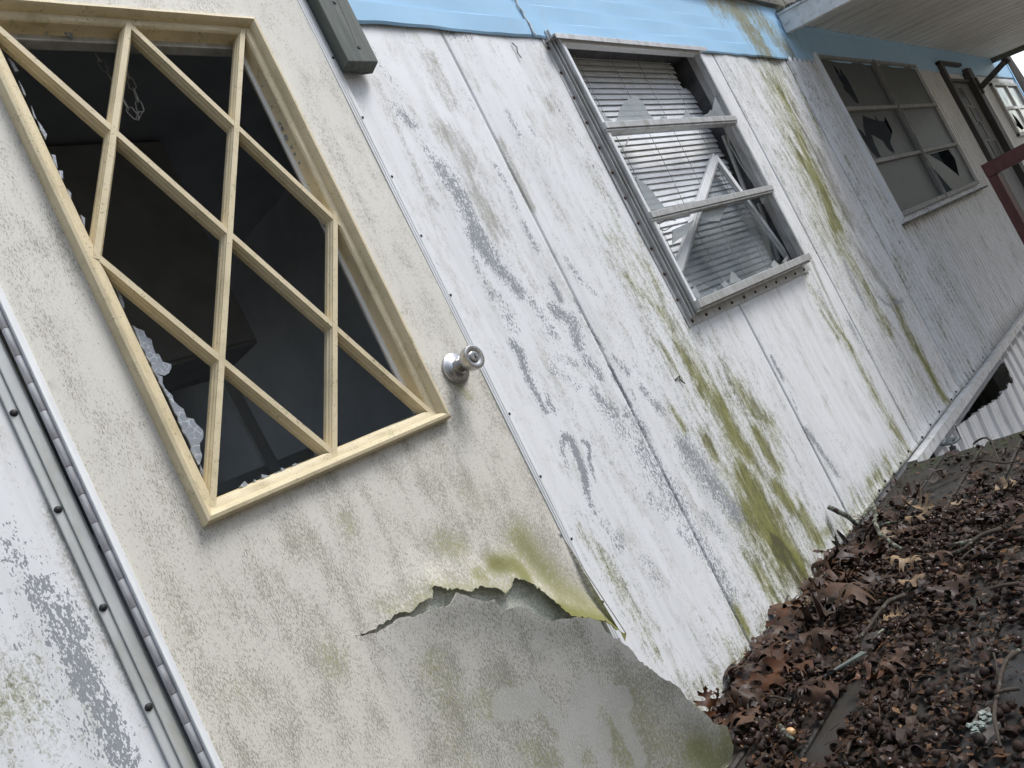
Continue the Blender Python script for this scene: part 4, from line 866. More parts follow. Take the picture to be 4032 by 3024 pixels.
# torn screen spline hanging in the opening
obj('spline', MB().tube([(3.005, .0, 1.49), (2.998, .012, 1.42), (3.012, .015, 1.34), (3.02, .012, 1.27), (3.03, .010, 1.22)], .003, 5), M['cord'], win1)
obj('spline', MB().tube([(2.118, -.01, 1.395), (2.14, -.03, 1.42), (2.175, -.04, 1.438), (2.20, -.04, 1.455)], .0022, 5), M['cord'], win1)
obj('spline', MB().tube([(2.118, -.01, 1.18), (2.16, -.02, 1.165), (2.22, -.02, 1.175), (2.27, -.015, 1.165)], .0018, 5), M['cord'], win1)
obj('spline', MB().tube([(2.118, -.01, 1.165), (2.17, -.02, 1.140), (2.24, -.018, 1.150)], .0018, 5), M['cord'], win1)
# crank arms on the right jamb
mb = MB().bar((3.030, .030, 1.47), (3.015, .05, 1.22), .018, .010).bar((3.028, .030, 1.165), (3.010, .055, .93), .018, .010).bar((3.010, .02, .925), (2.95, .02, .905), .012, .010)
obj('crank_arm', mb, M['alum'], win1, bevel=.001)

# venetian blind behind it: slats one by one
bl = thing('venetian_blind', 'bent white venetian blind hanging behind the broken tall window', 'blind', (2.58, .07, 1.86))
obj('head_rail', MB().box((2.13, .055, 1.842), (3.02, .09, 1.868)), M['slat'], bl)
def slat_mesh(w, bend=0.0, droop=0.0):
    n, mseg = 13, 5
    v = []
    for i in range(n):
        t = i/(n-1)-.5
        for k in range(mseg):
            s = k/(mseg-1)-.5
            v.append((t*w, s*.0105 - (.25 - s*s)*.007, s*.0305 + bend*t*t + droop*max(0, t-.2)**2))
    f = [(i*mseg+k, (i+1)*mseg+k, (i+1)*mseg+k+1, i*mseg+k+1) for i in range(n-1) for k in range(mseg-1)]
    return v, f
rs = random.Random(11)
protos = []
for i in range(6):
    v, f = slat_mesh(.90, rs.uniform(-.001, .001), rs.uniform(-.004, .003))
    me = bpy.data.meshes.new('slat'); me.from_pydata(v, [], f); me.polygons.foreach_set('use_smooth', [True]*len(me.polygons)); me.materials.append(M['slat']); protos.append(me)
off = bl.location
for i in range(42):
    z_ = 1.835 - .0222*i
    o = bpy.data.objects.new('slat', protos[rs.randrange(6)]); link(o, bl)
    low = max(0, (1.42 - z_)/.5)
    xx = 2.585 + rs.uniform(-.008, .008) - .07*low - (.05 if z_ > 1.72 else 0)
    o.location = (xx - off.x, .07 + rs.uniform(-.0006, .0006) - off.y, z_ - off.z)
    tilt = rs.uniform(-.03, .03)
    roll = rs.uniform(-.0006, .0006) - .010*min(1, low*2)
    if i == 20: roll -= .026
    if i in (21, 22, 23): roll -= .022
    if i == 33: roll += .012
    o.rotation_euler = (tilt, -roll, 0)
for xk in (2.30, 2.52, 2.70, 2.90):
    obj('ladder_cord', MB().tube([(xk - .03*max(0, (1.4-z_)/.5), .052, z_) for z_ in np.linspace(1.845, .90, 12)], .0011, 4), M['cord'], bl)
obj('bottom_rail', MB().box((2.10, .060, .886), (2.94, .085, .898)), M['slat'], bl)

# fallen inner sash, corner up
fs = thing('window_sash', 'loose pale window sash fallen corner-up between blind and broken window', 'window sash', (2.875, .035, 1.388))
P0, P1, P2 = (2.875, .036, 1.388), (2.225, .036, 1.019), (3.052, .036, .905)
mb = MB().bar(P0, P1, .030, .016).bar((P0[0]+.002, .036, P0[2]), P2, .030, .0155)
obj('sash_frame', mb, M['alum_light'], fs, bevel=.0015)
obj('sash_bead', MB().bar((P0[0]-.012, .0270, P0[2]-.024), (P1[0]+.012, .0270, P1[2]-.012), .007, .002).bar((P0[0]-.008, .0268, P0[2]-.028), (P2[0]-.02, .0268, P2[2]+.012), .007, .002), M['alum'], fs)
obj('pane', MB().prism([(2.862, 1.366), (2.25, 1.018), (2.40, .91), (3.03, .91)], .0365, .0395), M['glass_clear'], fs)

# ------------------------------------------------------------------ big double window under the awning
x0, x1, z0, z1 = WIN2
mb = MB()
mb.box((4.425, -.012, .865), (4.4695, -.006, 1.885)).box((6.5205, -.012, .865), (6.56, -.006, 1.885)).box((4.425, -.0121, 1.8605), (6.56, -.0061, 1.888)).box((4.425, -.0121, .845), (6.56, -.0061, .8845))
mb.box((4.4455, -.034, .875), (4.4525, -.0122, 1.87)).box((4.463, -.030, .885), (4.4692, .02, 1.86)).box((6.5208, -.030, .885), (6.526, .02, 1.86))
win2 = obj('window', mb, M['alum_light'], home, label='wide six-pane window in the shade of the awning with holed grey panes')
obj('sill', MB().box((4.43, -.05, .838), (6.60, -.0122, .852)), M['roof'], win2)
obj('mullion', MB().box((5.452, -.034, .885), (5.462, -.005, 1.86)).box((5.4625, -.024, .885), (5.492, -.006, 1.86)).box((5.4925, -.034, .885), (5.502, -.005, 1.86)), M['alum_dim'], win2)
ROWS = [(.885, 1.2), (1.222, 1.518), (1.540, 1.86)]
for cx0, cx1 in ((4.4695, 5.452), (5.502, 6.5205)):
    for r0 in (1.200, 1.518):
        obj('rail', MB().box((cx0 + .0005, -.030, r0), (cx1 - .0005, -.006, r0 + .022)), M['alum_dim'], win2, bevel=.001)
    obj('rail', MB().box((cx0 + .0005, -.032, .8855), (cx1 - .0005, -.006, .912)), M['alum_dim'], win2)
    obj('rail', MB().box((cx0+.0005, -.028, 1.842), (cx1-.0005, -.006, 1.8595)), M['alum_dim'], win2)
holes2 = [[tuple(p) for p in h] for h in D['w2h']]
def pane(x0, x1, z0, z1, holes, y, parent, mat):
    if holes:
        V, F = sheet([(x0, z0), (x1, z0), (x1, z1), (x0, z1)], holes, .09)
        o = obj('glass_pane', MB().add([(a, y, b) for a, b in V], F.tolist()), mat, parent, label='grey pane with a jagged hole')
        o.modifiers.new('thickness', 'SOLIDIFY').thickness = .003
    else: obj('glass_pane', MB().box((x0, y, z0), (x1, y + .003, z1)), mat, parent)
def clampq(h, x0, x1, z0, z1, e=.004): return [(min(max(a, x0+e), x1-e), min(max(b, z0+e), z1-e)) for a, b in h]
pane(4.47, 5.451, 1.541, 1.841, [clampq(holes2[0], 4.47, 5.451, 1.541, 1.841)], -.012, win2, M['glass_film'])
pane(4.47, 5.451, 1.223, 1.517, [clampq(holes2[1], 4.47, 5.451, 1.223, 1.517)], -.012, win2, M['glass_film'])
pane(4.47, 5.451, .913, 1.199, None, -.012, win2, M['glass_film'])
pane(5.503, 6.52, 1.541, 1.841, None, -.012, win2, M['glass_film'])
pane(5.503, 6.52, 1.223, 1.517, None, -.012, win2, M['glass_film'])
pane(5.503, 6.52, .913, 1.199, [clampq(holes2[2], 5.503, 6.52, .913, 1.199), clampq(holes2[3], 5.503, 6.52, .913, 1.199)], -.012, win2, M['glass_film'])
screw_row(win2, [(4.434, -.012, 1.83 - .09*i) for i in range(11)], M['alum_light'])
# pale curtains hang behind the panes
cur = thing('curtain', 'dim grey curtain hanging behind the wide six-pane window', 'curtain', (5.5, .09, 1.86))
def cloth(xa, xb, za, zb, y, amp):
    n = 60; v = []
    for z_ in (zb, za):
        for i in range(n):
            x_ = xa + (xb-xa)*i/(n-1); v.append((x_, y + amp*math.sin(i*.9)*(1 if z_ == za else .6), z_))
    return MB().add(v, [(i, i+1, n+i+1, n+i) for i in range(n-1)])
obj('drape', cloth(5.52, 6.5, 1.24, 1.85, .085, .012), M['storm'], cur)
obj('drape', cloth(4.48, 5.44, .9, 1.19, .085, .012), M['storm'], cur)

# ------------------------------------------------------------------ second door with dark frame
sd = obj('side_door', MB().box((7.42, -.004, .01), (8.17, .03, 1.735)), M['storm'], home, label='grey door with staggered dark lites in a near-black frame')
for a, b, c, d in ((7.60, 7.80, 1.52, 1.69), (7.72, 7.92, 1.36, 1.49), (7.60, 7.80, 1.20, 1.34), (7.72, 8.0, 1.02, 1.17)):
    obj('door_lite', MB().box((a, -.0075, c), (b, -.0042, d)), M['lite'], sd)
    obj('lite_frame', MB().box((a-.016, -.011, c-.016), (a-.0005, -.0043, d+.016)).box((b+.0005, -.011, c-.016), (b+.016, -.0043, d+.016)).box((a, -.011, c-.016), (b, -.0043, c-.0005)).box((a, -.011, d+.0005), (b, -.0043, d+.016)), M['storm'], sd)
obj('door_frame', MB().box((7.28, -.045, .0), (7.36, .02, 1.90)).box((7.361, -.030, .0), (7.42, .02, 1.76)), M['dark_wood'], home)
obj('door_frame', MB().box((8.17, -.055, .0), (8.355, .02, 1.86)), M['dark_wood'], home)
obj('door_frame', MB().box((7.28, -.046, 1.8865), (8.10, .0, 1.91)).box((7.4205, -.03, 1.7355), (8.1695, .02, 1.76)), M['dark_wood'], home)
obj('head_panel', MB().box((7.3, -.002, 1.7605), (8.17, .0, 1.886)), M['skirting'], home)

# small bracket standing out from the frame
br = thing('door_bracket', 'dark bracket arm standing out beside the far side door', 'bracket', (8.4, -.03, 1.70))
mb = MB().bar((8.30, -.058, 1.66), (8.42, -.28, 1.76), .05, .05, (0,0,1)).box((8.27, -.0665, 1.60), (8.33, -.0555, 1.76))
obj('arm', mb, M['dark_wood'], br, bevel=.003)
obj('end_cap', MB().bar((8.42, -.281, 1.7604), (8.43, -.30, 1.769), .062, .062, (0,0,1)), M['dark_wood'], br)

# ------------------------------------------------------------------ far window
x0, x1, z0, z1 = WIN3
win3 = obj('window', MB().box((9.20, -.03, 1.16), (9.2795, -.002, 1.735)).box((10.6605, -.03, 1.16), (10.71, -.002, 1.735)).box((9.20, -.0301, 1.7155), (10.71, -.0021, 1.745)).box((9.20, -.0301, 1.15), (10.71, -.0021, 1.1845)), M['alum'], home, label='small four-pane window nearest the blue corner of the home')
obj('mullion', MB().box((9.99, -.026, 1.185), (10.05, .0, 1.715)), M['alum_light'], win3)
for a, b in ((9.2805, 9.9895), (10.0505, 10.6595)): obj('rail', MB().box((a, -.024, 1.445), (b, .0, 1.475)), M['alum_light'], win3)
pane(9.281, 9.989, 1.476, 1.714, None, -.01, win3, M['glass'])
pane(10.051, 10.659, 1.476, 1.714, None, -.01, win3, M['glass'])
pane(10.051, 10.659, 1.186, 1.444, None, -.01, win3, M['glass'])
pane(9.281, 9.989, 1.186, 1.444, [[(9.36, 1.40), (9.42, 1.30), (9.44, 1.37), (9.50, 1.28), (9.56, 1.41), (9.70, 1.34), (9.80, 1.22), (9.6, 1.215), (9.5, 1.25), (9.35, 1.29)]], -.01, win3, M['glass'])

# ------------------------------------------------------------------ awning over the far part
aw = thing('awning', 'white ribbed metal awning sloping out over the far half of the home', 'awning', (7.1, 0, 2.0))
SL = -.195
def az(y): return SL*abs(y)
n_p = 29; pw = (9.98 - 4.262)/n_p
pan0 = None
for i in range(n_p):
    xa = 4.262 + i*pw
    prof = [(0, .0), (.012, .0), (.020, .026), (.045, .026), (.053, .0), (pw - .002, .0)]
    if pan0 is None:
        v = [(xa + a, yy, 2.052 + h + az(yy)) for yy in (-.0180, -1.3) for a, h in prof]; n = len(prof)
        pan0 = obj('roof_pan', MB().add(v, [(k, k+1, n+k+1, n+k) for k in range(n-1)]), M['awning'], aw)
        pan0.modifiers.new('thickness', 'SOLIDIFY').thickness = .002
    else:
        c = pan0.copy(); c.location.x = pan0.location.x + i*pw; link(c, aw)
def slanted(x0, x1, zb, zt, y0, y1):
    return [(x0, y0, zb+az(y0)), (x1, y0, zb+az(y0)), (x1, y1, zb+az(y1)), (x0, y1, zb+az(y1)), (x0, y0, zt+az(y0)), (x1, y0, zt+az(y0)), (x1, y1, zt+az(y1)), (x0, y1, zt+az(y1))]
BF = [(0,3,2,1),(4,5,6,7),(0,1,5,4),(1,2,6,5),(2,3,7,6),(3,0,4,7)]
obj('fascia', MB().add(slanted(4.213, 4.260, 1.982, 2.030, -.016, -1.35), BF).add(slanted(4.225, 4.2605, 2.0305, 2.085, -.016, -1.35), BF).add(slanted(4.215, 4.2602, 2.0855, 2.098, -.017, -1.35), BF), M['fascia'], aw, bevel=.003)
obj('fascia', MB().add(slanted(9.981, 10.02, 1.995, 2.10, -.016, -1.35), BF), M['roof'], aw)
obj('front_beam', MB().box((4.2605, -1.39, 1.70), (9.98, -1.355, 1.81)), M['fascia'], aw)
obj('wall_flashing', MB().box((4.262, -.0175, 2.048), (9.98, -.0155, 2.125)), M['awning'], aw)
for xx in (4.4, 7.1, 9.8): obj('post', MB().box((xx-.03, -1.353, -.748), (xx+.03, -1.30, 1.77)), M['fascia'], aw)
# mossy debris lodged on the near end of the fascia
mb = MB()
for i in range(40):
    yy = -.03 - .22*rnd.random()**2; s = rnd.uniform(.004, .012); xx = 4.216 + rnd.random()*.04
    mb.box((xx-s, yy-s, 2.0985 + az(yy)), (xx+s, yy+s, 2.0985 + az(yy) + s*1.2))
tag(obj('roof_debris', mb, M['roof']), 'dark mossy debris lodged on the near end of the awning fascia', 'debris', kind='stuff')

# ------------------------------------------------------------------ stub of lumber on the wall beside the door
po = thing('wooden_post', 'cut grey two-by-four hanging down the wall beside the front door', 'post', (1.2525, -.025, .885+.8))
mb = MB()
mb.add([(1.208, -.0462, 1.690), (1.2965, -.0462, 1.692), (1.2965, -.0130, 1.684), (1.262, -.0130, 1.679), (1.208, -.0130, 1.687), (1.208, -.0462, 2.6), (1.2965, -.0462, 2.6), (1.2965, -.0130, 2.6), (1.262, -.0130, 2.6), (1.208, -.0130, 2.6)],
       [(0,1,2,3,4), (9,8,7,6,5), (0,5,6,1), (1,6,7,2), (2,7,8,3), (3,8,9,4), (4,9,5,0)])
obj('lumber', mb, M['post'], po, bevel=.0018)
for px, pz in ((1.252, 1.845), (1.258, 1.728)):
    obj('nail', MB().lathe([(.0005, .002), (.004, .0018), (.005, 0)], (px, -.0463, pz), (0,-1,0), 8), M['black'], po)
# drying cracks
obj('crack', MB().prism([(1.254, 1.735), (1.2555, 1.735), (1.262, 1.80), (1.266, 1.86), (1.2645, 1.862), (1.260, 1.80)], -.0466, -.0461), M['black'], po)

# ------------------------------------------------------------------ maroon railing by the far steps
ra = thing('stair_railing', 'maroon painted wooden railing standing before the shaded wall', 'railing', (4.9, -.37, -.75))
obj('rail_post', MB().box((4.88, -.412, -.748), (4.97, -.366, .868)), M['maroon'], ra, bevel=.003)
obj('top_rail', MB().box((4.872, -1.70, .8685), (4.965, -.3655, .945)), M['maroon'], ra, bevel=.003)
obj('rail_post', MB().box((4.88, -1.70, -.748), (4.97, -1.612, .868)), M['maroon'], ra, bevel=.003)
obj('lower_rail', MB().box((4.90, -1.611, .10), (4.938, -.4125, .19)), M['maroon'], ra, bevel=.003)

# ------------------------------------------------------------------ faucet
sp = thing('garden_faucet', 'weathered grey garden faucet in front of the white skirting', 'faucet', (3.36, -.05, -.10))
hb = MB()
for k in range(4):
    a = k*math.pi/2 + .3
    hb.bar((3.375, -.075, -.043), (3.375 + .034*math.cos(a), -.075 + .034*math.sin(a), -.043 - .004), .016, .009, (0,0,1))
ring = [(3.375 + .034*math.cos(a), -.075 + .034*math.sin(a), -.045 + .003*math.sin(3*a)) for a in np.linspace(0, 2*math.pi, 16, endpoint=False)]
hb.tube(ring, .006, 6, closed=True)
obj('handle', hb, M['iron'], sp)
obj('valve_body', MB().lathe([(.004, .0), (.004, .025), (.013, .025), (.013, .038), (.018, .042), (.020, .065), (.014, .08), (.014, .10), (.0005, .10)], (3.375, -.075, -.043), (0, .1, -1), 12).tube([(3.375, -.06, -.10), (3.375, -.02, -.105), (3.37, .05, -.108)], .012, 8).tube([(3.375, -.08, -.11), (3.375, -.115, -.125), (3.375, -.13, -.16)], [.013, .012, .012], 8), M['iron'], sp, smooth='angle')
obj('supply_pipe', MB().tube([(3.30, -.012, -.74), (3.30, -.012, -.05)], .012, 8), M['black'], sp)

# ------------------------------------------------------------------ chain inside the front door
ch = thing('hanging_chain', 'thin wire chain hanging in a loop inside the front door window', 'chain', (.74, .10, 2.10))
path = [(.725, .10, 2.104), (.728, .10, 1.95), (.738, .10, 1.83), (.748, .10, 1.74), (.754, .10, 1.668), (.764, .10, 1.650), (.776, .10, 1.670), (.781, .10, 1.705), (.784, .10, 1.75), (.786, .10, 1.80)]
acc = [0]
for a, b in zip(path[:-1], path[1:]): acc.append(acc[-1] + (Vector(b)-Vector(a)).length)
def at(s):
    for i in range(len(path)-1):
        if s <= acc[i+1]: return Vector(path[i]).lerp(Vector(path[i+1]), (s-acc[i])/(acc[i+1]-acc[i]))
    return Vector(path[-1])
s_ = 0; k_ = 0
while s_ + .029 < acc[-1]:
    a, b = at(s_), at(s_ + .031); t = (b-a).normalized(); sd_ = (Vector((1, 1.2, 0)) if k_ % 2 else Vector((1, -.5, 0))); sd_ = (sd_ - t*sd_.dot(t)).normalized()
    w_ = .0065
    loop = [a - t*.001, a + t*.006 + sd_*w_, b - t*.006 + sd_*w_*.8, b + t*.001, b - t*.006 - sd_*w_*.8, a + t*.006 - sd_*w_]
    obj('link', MB().tube(loop, .0013, 5, closed=True), M['alum'], ch)
    s_ += .0265; k_ += 1

# a wall cupboard and a leaning board stand dimly in the room
cb = thing('wall_cupboard', 'dim pale cupboard on the inner wall seen through the door lattice', 'cupboard', (1.0, .95, 1.39))
obj('carcass', MB().box((.45, .90, 1.39), (1.272, 1.20, 2.10)), M['panelling'], cb)
obj('cupboard_door', MB().box((.47, .885, 1.40), (.86, .8995, 2.09)), M['panelling'], cb)
obj('cupboard_door', MB().box((.87, .885, 1.40), (1.262, .8995, 2.09)), M['panelling'], cb)
lb = obj('leaning_board', MB().bar((1.135, .92, 1.30), (1.14, .90, .99), .035, .02), M['panelling'])
tag(lb, 'narrow board leaning in the dark room behind the door lattice', 'board')
ct = thing('counter', 'low counter in the dark room seen low through the door lattice', 'counter', (.9, 1.1, 0))
obj('top', MB().box((.2, .93, 1.0), (1.4, 1.5, 1.03)), M['panelling'], ct)
obj('cabinet', MB().box((.22, .96, .0), (1.38, 1.48, .9995)), M['dark'], ct)

# loose bits of wire stuck on the siding
for q, lb_, w_ in zip(D['wirebits'], ('short dark wire stuck on the siding high left of the tall window', 'small crooked dark wire stuck on the siding below and left of the tall window'), (.0016, .0020)):
    o = obj('wire', MB().tube([(a, -.006 - .004*(i % 2), b) for i, (a, b) in enumerate(q)], w_, 5), M['black'])
    tag(o, lb_, 'wire')

# ------------------------------------------------------------------ wooden deck, board by board
dk = thing('wooden_deck', 'dark wet wooden deck along the wall covered with acorn litter', 'deck', (1.5, -.8, -.75))
PW = .1405
for i in range(13):
    ya = -.012 - i*PW; yb = ya - PW + .006
    xe = 3.032 + rnd.uniform(-.022, .022); xs_ = np.linspace(-1.1, xe, 34)
    v = []
    for x_ in xs_:
        w1 = rnd.uniform(-.0012, .0012); h1 = rnd.uniform(-.0012, .0012)
        e = rnd.uniform(-.006, .006) if x_ == xs_[-1] else 0
        v += [(x_+e, ya - .001 + w1, -.034), (x_, ya + w1, -.004), (x_+e, ya - .005, h1), (x_+e, (ya+yb)/2, -.001 + h1*.5), (x_, yb + .005, h1), (x_, yb - w1, -.004), (x_, yb, -.034)]
    n = 7; f = [(a*n+k, a*n+(k+1) % n, (a+1)*n+(k+1) % n, (a+1)*n+k) for a in range(len(xs_)-1) for k in range(n)]
    f += [tuple(range(n))[::-1], tuple((len(xs_)-1)*n + k for k in range(n))]
    obj('plank', MB().add(v, f), M['plank'], dk)
for yy in (-.10, -.95, -1.75): obj('joist', MB().box((-1.05, yy-.038, -.185), (2.99, yy, -.0345)), M['plank'], dk)
for xx in (-.9, .9, 2.85):
    for yy in (-.95, -1.75): obj('leg', MB().box((xx-.045, yy+.0005, -.748), (xx+.045, yy+.09, -.036)), M['plank'], dk)

# ------------------------------------------------------------------ litter
CAM = np.array((0, -1.2, .8)); RT, DN, FW = (np.array(q) for q in (RIGHT, DOWN, FWD))
def in_view(x, y, z, pad=1.0):
    p = np.stack([x, y, z], -1) - CAM; d = p @ FW; u = (p @ RT)/d; w = (p @ DN)/d
    return (d > 0) & (np.abs(u) < .6623*pad) & (np.abs(w) < .4967*pad), d
strip = np.array(D['strip'])
def free(x, y):
    ok = ~inside(strip, x, y)
    ok &= ~((x < 1.235) & (y > -.205 + .10*np.clip((1.235-x)/.6, 0, 1)))
    return ok
def field(x, y):
    """how thick the litter lies, 0..1"""
    n = .5 + .28*np.sin(x*9.1 + 2.3*np.sin(y*11.0)) * np.sin(y*13.0 + 1.9*np.sin(x*7.0)) + .22*np.sin(x*23 + y*31)*np.sin(y*27 - x*11)
    far = np.clip((2.62 - x)/.30, 0, 1); edge = np.clip((y + .66)/.25, 0, 1)
    dens = np.clip(.35 + .95*n, 0, 1) * (.14 + .86*far) * (.42 + .58*edge)
    bare = np.exp(-(((x-2.62)/.22)**2 + ((y+.20)/.13)**2)); bare2 = np.exp(-(((x-1.75)/.20)**2 + ((y+.50)/.05)**2)); bare3 = np.exp(-(((x-1.5)/.22)**2 + ((y+.63)/.05)**2))
    return np.clip(dens * (1 - .92*bare) * (1 - .7*bare2)*(1 - .7*bare3), 0, 1)

def scatter(n, x0=1.12, x1=3.0, y0=-.98, y1=-.015):
    x = rng.uniform(x0, x1, n*6); y = rng.uniform(y0, y1, n*6)
    ok = free(x, y) & (rng.random(n*6) < field(x, y))
    return x[ok][:n], y[ok][:n]

def cap_mesh(seg=9, rough=.05):
    prof = [(.0018, -.0118), (.0060, -.0104), (.0096, -.0068), (.0115, -.0015), (.0116, .0025), (.0104, .0048), (.0096, .0030), (.0092, -.0010), (.0070, -.0058), (.0010, -.0080)]
    v, f = [], []
    for i, (r, h) in enumerate(prof):
        for k in range(seg):
            a = 2*math.pi*k/seg; q = 1 + rnd.uniform(-rough, rough)
            v.append((r*math.cos(a)*q, r*math.sin(a)*q, h + rnd.uniform(-.0005, .0005)))
    n = len(prof)
    for i in range(n-1):
        for k in range(seg): f.append((i*seg+k, i*seg+(k+1) % seg, (i+1)*seg+(k+1) % seg, (i+1)*seg+k))
    f += [tuple(range(seg))[::-1], tuple((n-1)*seg+k for k in range(seg))]
    return v, f
def nut_mesh(seg=9):
    prof = [(.0012, -.0105), (.0052, -.0092), (.0078, -.0050), (.0085, .0008), (.0072, .0068), (.0042, .0100), (.0012, .0112), (.0006, .0128)]
    v, f = [], []
    for r, h in prof:
        for k in range(seg): a = 2*math.pi*k/seg; v.append((r*math.cos(a), r*math.sin(a), h))
    n = len(prof)
    for i in range(n-1):
        for k in range(seg): f.append((i*seg+k, i*seg+(k+1) % seg, (i+1)*seg+(k+1) % seg, (i+1)*seg+k))
    f += [tuple(range(seg))[::-1], tuple((n-1)*seg+k for k in range(seg))]
    return v, f
def mesh_of(name, vf, mat, smooth=True):
    me = bpy.data.meshes.new(name); me.from_pydata([tuple(p) for p in vf[0]], [], vf[1])
    if smooth: me.polygons.foreach_set('use_smooth', [True]*len(me.polygons)); me.set_sharp_from_angle(angle=R(60))
    me.materials.append(mat); return me
CAPS = [mesh_of('acorn_cup', cap_mesh(12, .04), M['cap']) for _ in range(4)]
NUTS = [mesh_of('acorn', nut_mesh(10), M['nut']) for _ in range(2)]

def rand_rot(n, flat=False):
    """random tilts; caps lie mouth up, mouth down or on their side"""
    out = []
    for _ in range(n):
        c = rnd.random()
        tilt = rnd.gauss(math.pi, .45) if c < .20 else (rnd.gauss(0, .5) if c < .52 else rnd.gauss(math.pi/2, .45))
        out.append(Matrix.Rotation(rnd.uniform(0, 6.28), 3, 'Z') @ Matrix.Rotation(tilt, 3, 'X') @ Matrix.Rotation(rnd.uniform(0, 6.28), 3, 'Z'))
    return out
def place(px, py, thick):
    return .008 + thick*rng.random(len(px))*field(px, py)
NC, NN = 1300, 330
cx_, cy_ = scatter(NC); cz_ = place(cx_, cy_, .020)
nx_, ny_ = scatter(NN); nz_ = place(nx_, ny_, .018)
def split(x, y, z, k):
    vis, d = in_view(x, y, z)
    key = np.where(vis, d, 99 + d); o = np.argsort(key); return o[:k], o[k:]
def individuals(kind, idx, X, Y, Z, meshes, label, cat, group):
    rots = rand_rot(len(idx))
    for q, i in enumerate(idx):
        o = bpy.data.objects.new(kind, meshes[q % len(meshes)])
        s = rnd.uniform(.50, .92); sc = Matrix.Diagonal((s, s*rnd.uniform(.85, 1.0), s)).to_3x3() if False else Matrix.Identity(3)*s
        o.matrix_world = (rots[q] @ sc).to_4x4(); o.location = (X[i], Y[i], Z[i]); link(o); tag(o, label, cat, group)
def mass(name, idx, X, Y, Z, vf, mat):
    v0 = np.array(vf[0]); f0 = vf[1]; rots = rand_rot(len(idx)); vs, fs = [], []
    for q, i in enumerate(idx):
        k = len(v0)*q; s = rnd.uniform(.42, .92)
        vs.append((v0*s) @ np.array(rots[q]).T + (X[i], Y[i], Z[i])); fs += [tuple(a+k for a in ff) for ff in f0]
    mb = MB(); mb.v = np.concatenate(vs); mb.f = fs
    me = bpy.data.meshes.new(name); me.from_pydata(mb.v.tolist(), [], mb.f); me.polygons.foreach_set('use_smooth', [True]*len(me.polygons)); me.materials.append(mat)
    o = link(bpy.data.objects.new(name, me)); o['kind'] = 'stuff'; return o
a_, b_ = split(cx_, cy_, cz_, 300)
individuals('acorn_cup', a_, cx_, cy_, cz_, CAPS, 'dark brown hollow acorn cup lying in the litter on the deck', 'acorn cup', 'acorn cups scattered over the deck')
tag(mass('acorn_cup_litter', b_, cx_, cy_, cz_, cap_mesh(7, .05), M['litter']), 'dense litter of dark brown acorn caps covering the deck', 'acorn litter')
a_, b_ = split(nx_, ny_, nz_, 300)
individuals('acorn', a_, nx_, ny_, nz_, NUTS, 'shiny reddish brown acorn lying in the litter on the deck', 'acorn', 'acorns scattered over the deck')
tag(mass('acorn_litter', b_, nx_, ny_, nz_, nut_mesh(7), M['litter']), 'further reddish brown acorns spread among the caps on the deck', 'acorn litter')
ox, oy = D['orangeacorn'][0]
o = bpy.data.objects.new('acorn', mesh_of('acorn', nut_mesh(14), M['orange'])); o.matrix_world = Matrix.Rotation(1.2, 4, 'X'); o.location = (ox, oy, .022); o.scale = (1.12, 1.12, .95); link(o)
tag(o, 'single pale orange acorn among the dark caps beside the bare strip', 'acorn')

# shell chips, crumbs and needles: nobody could count them
mb = MB(); X_, Y_ = scatter(10000); Z_ = .003 + .022*rng.random(len(X_))*field(X_, Y_)
for x_, y_, z_ in zip(X_, Y_, Z_):
    s = min(.016, .0028 + rnd.expovariate(320)); a = rnd.uniform(0, 6.28); c, d = math.cos(a)*s, math.sin(a)*s; h = rnd.uniform(-.004, .004)
    mb.add([(x_-c, y_-d, z_+h), (x_+d*.6, y_-c*.6, z_), (x_+c, y_+d, z_-h), (x_-d*.6, y_+c*.6, z_+.0025)], [(0,1,2,3)])
tag(obj('shell_chips', mb, M['chips']), 'orange and brown shell chips strewn among the acorns', 'shell chips', kind='stuff')
mb = MB(); X_, Y_ = scatter(2300); Z_ = .006 + .022*rng.random(len(X_))*field(X_, Y_)
for x_, y_, z_ in zip(X_, Y_, Z_):
    n = rnd.randrange(5, 8); s = rnd.uniform(.006, .017); ph = rnd.uniform(0, 6.28); k1 = rnd.uniform(-.5, .5); k2 = rnd.uniform(-.5, .5)
    ring = []
    for k in range(n):
        q = s*rnd.uniform(.5, 1.25); dx, dy = q*math.cos(ph + k*6.283/n), q*.65*math.sin(ph + k*6.283/n)
        ring.append((x_ + dx, y_ + dy, max(.003, z_ + dx*k1 + dy*k2 + rnd.uniform(-.002, .003))))
    mb.add(ring + [(x_, y_, max(.003, z_ + rnd.uniform(-.004, .004)))], [(k, (k+1) % n, n) for k in range(n)])
tag(obj('leaf_fragments', mb, M['litter_leaf']), 'broken brown leaf fragments mixed through the acorn litter', 'leaf fragments', kind='stuff')
mb = MB()
for x_, y_ in zip(*scatter(230)):
    a = rnd.gauss(.5, .9); l = rnd.uniform(.02, .06); z_ = rnd.uniform(.012, .032)
    mb.tube([(x_, y_, z_), (x_+l*.5*math.cos(a), y_+l*.5*math.sin(a), z_+.006), (x_+l*math.cos(a+.3), y_+l*math.sin(a+.3), z_)], .0009, 3)
tag(obj('pine_needles', mb, M['chips']), 'thin brown needles and stalks caught in the litter', 'needles', kind='stuff')

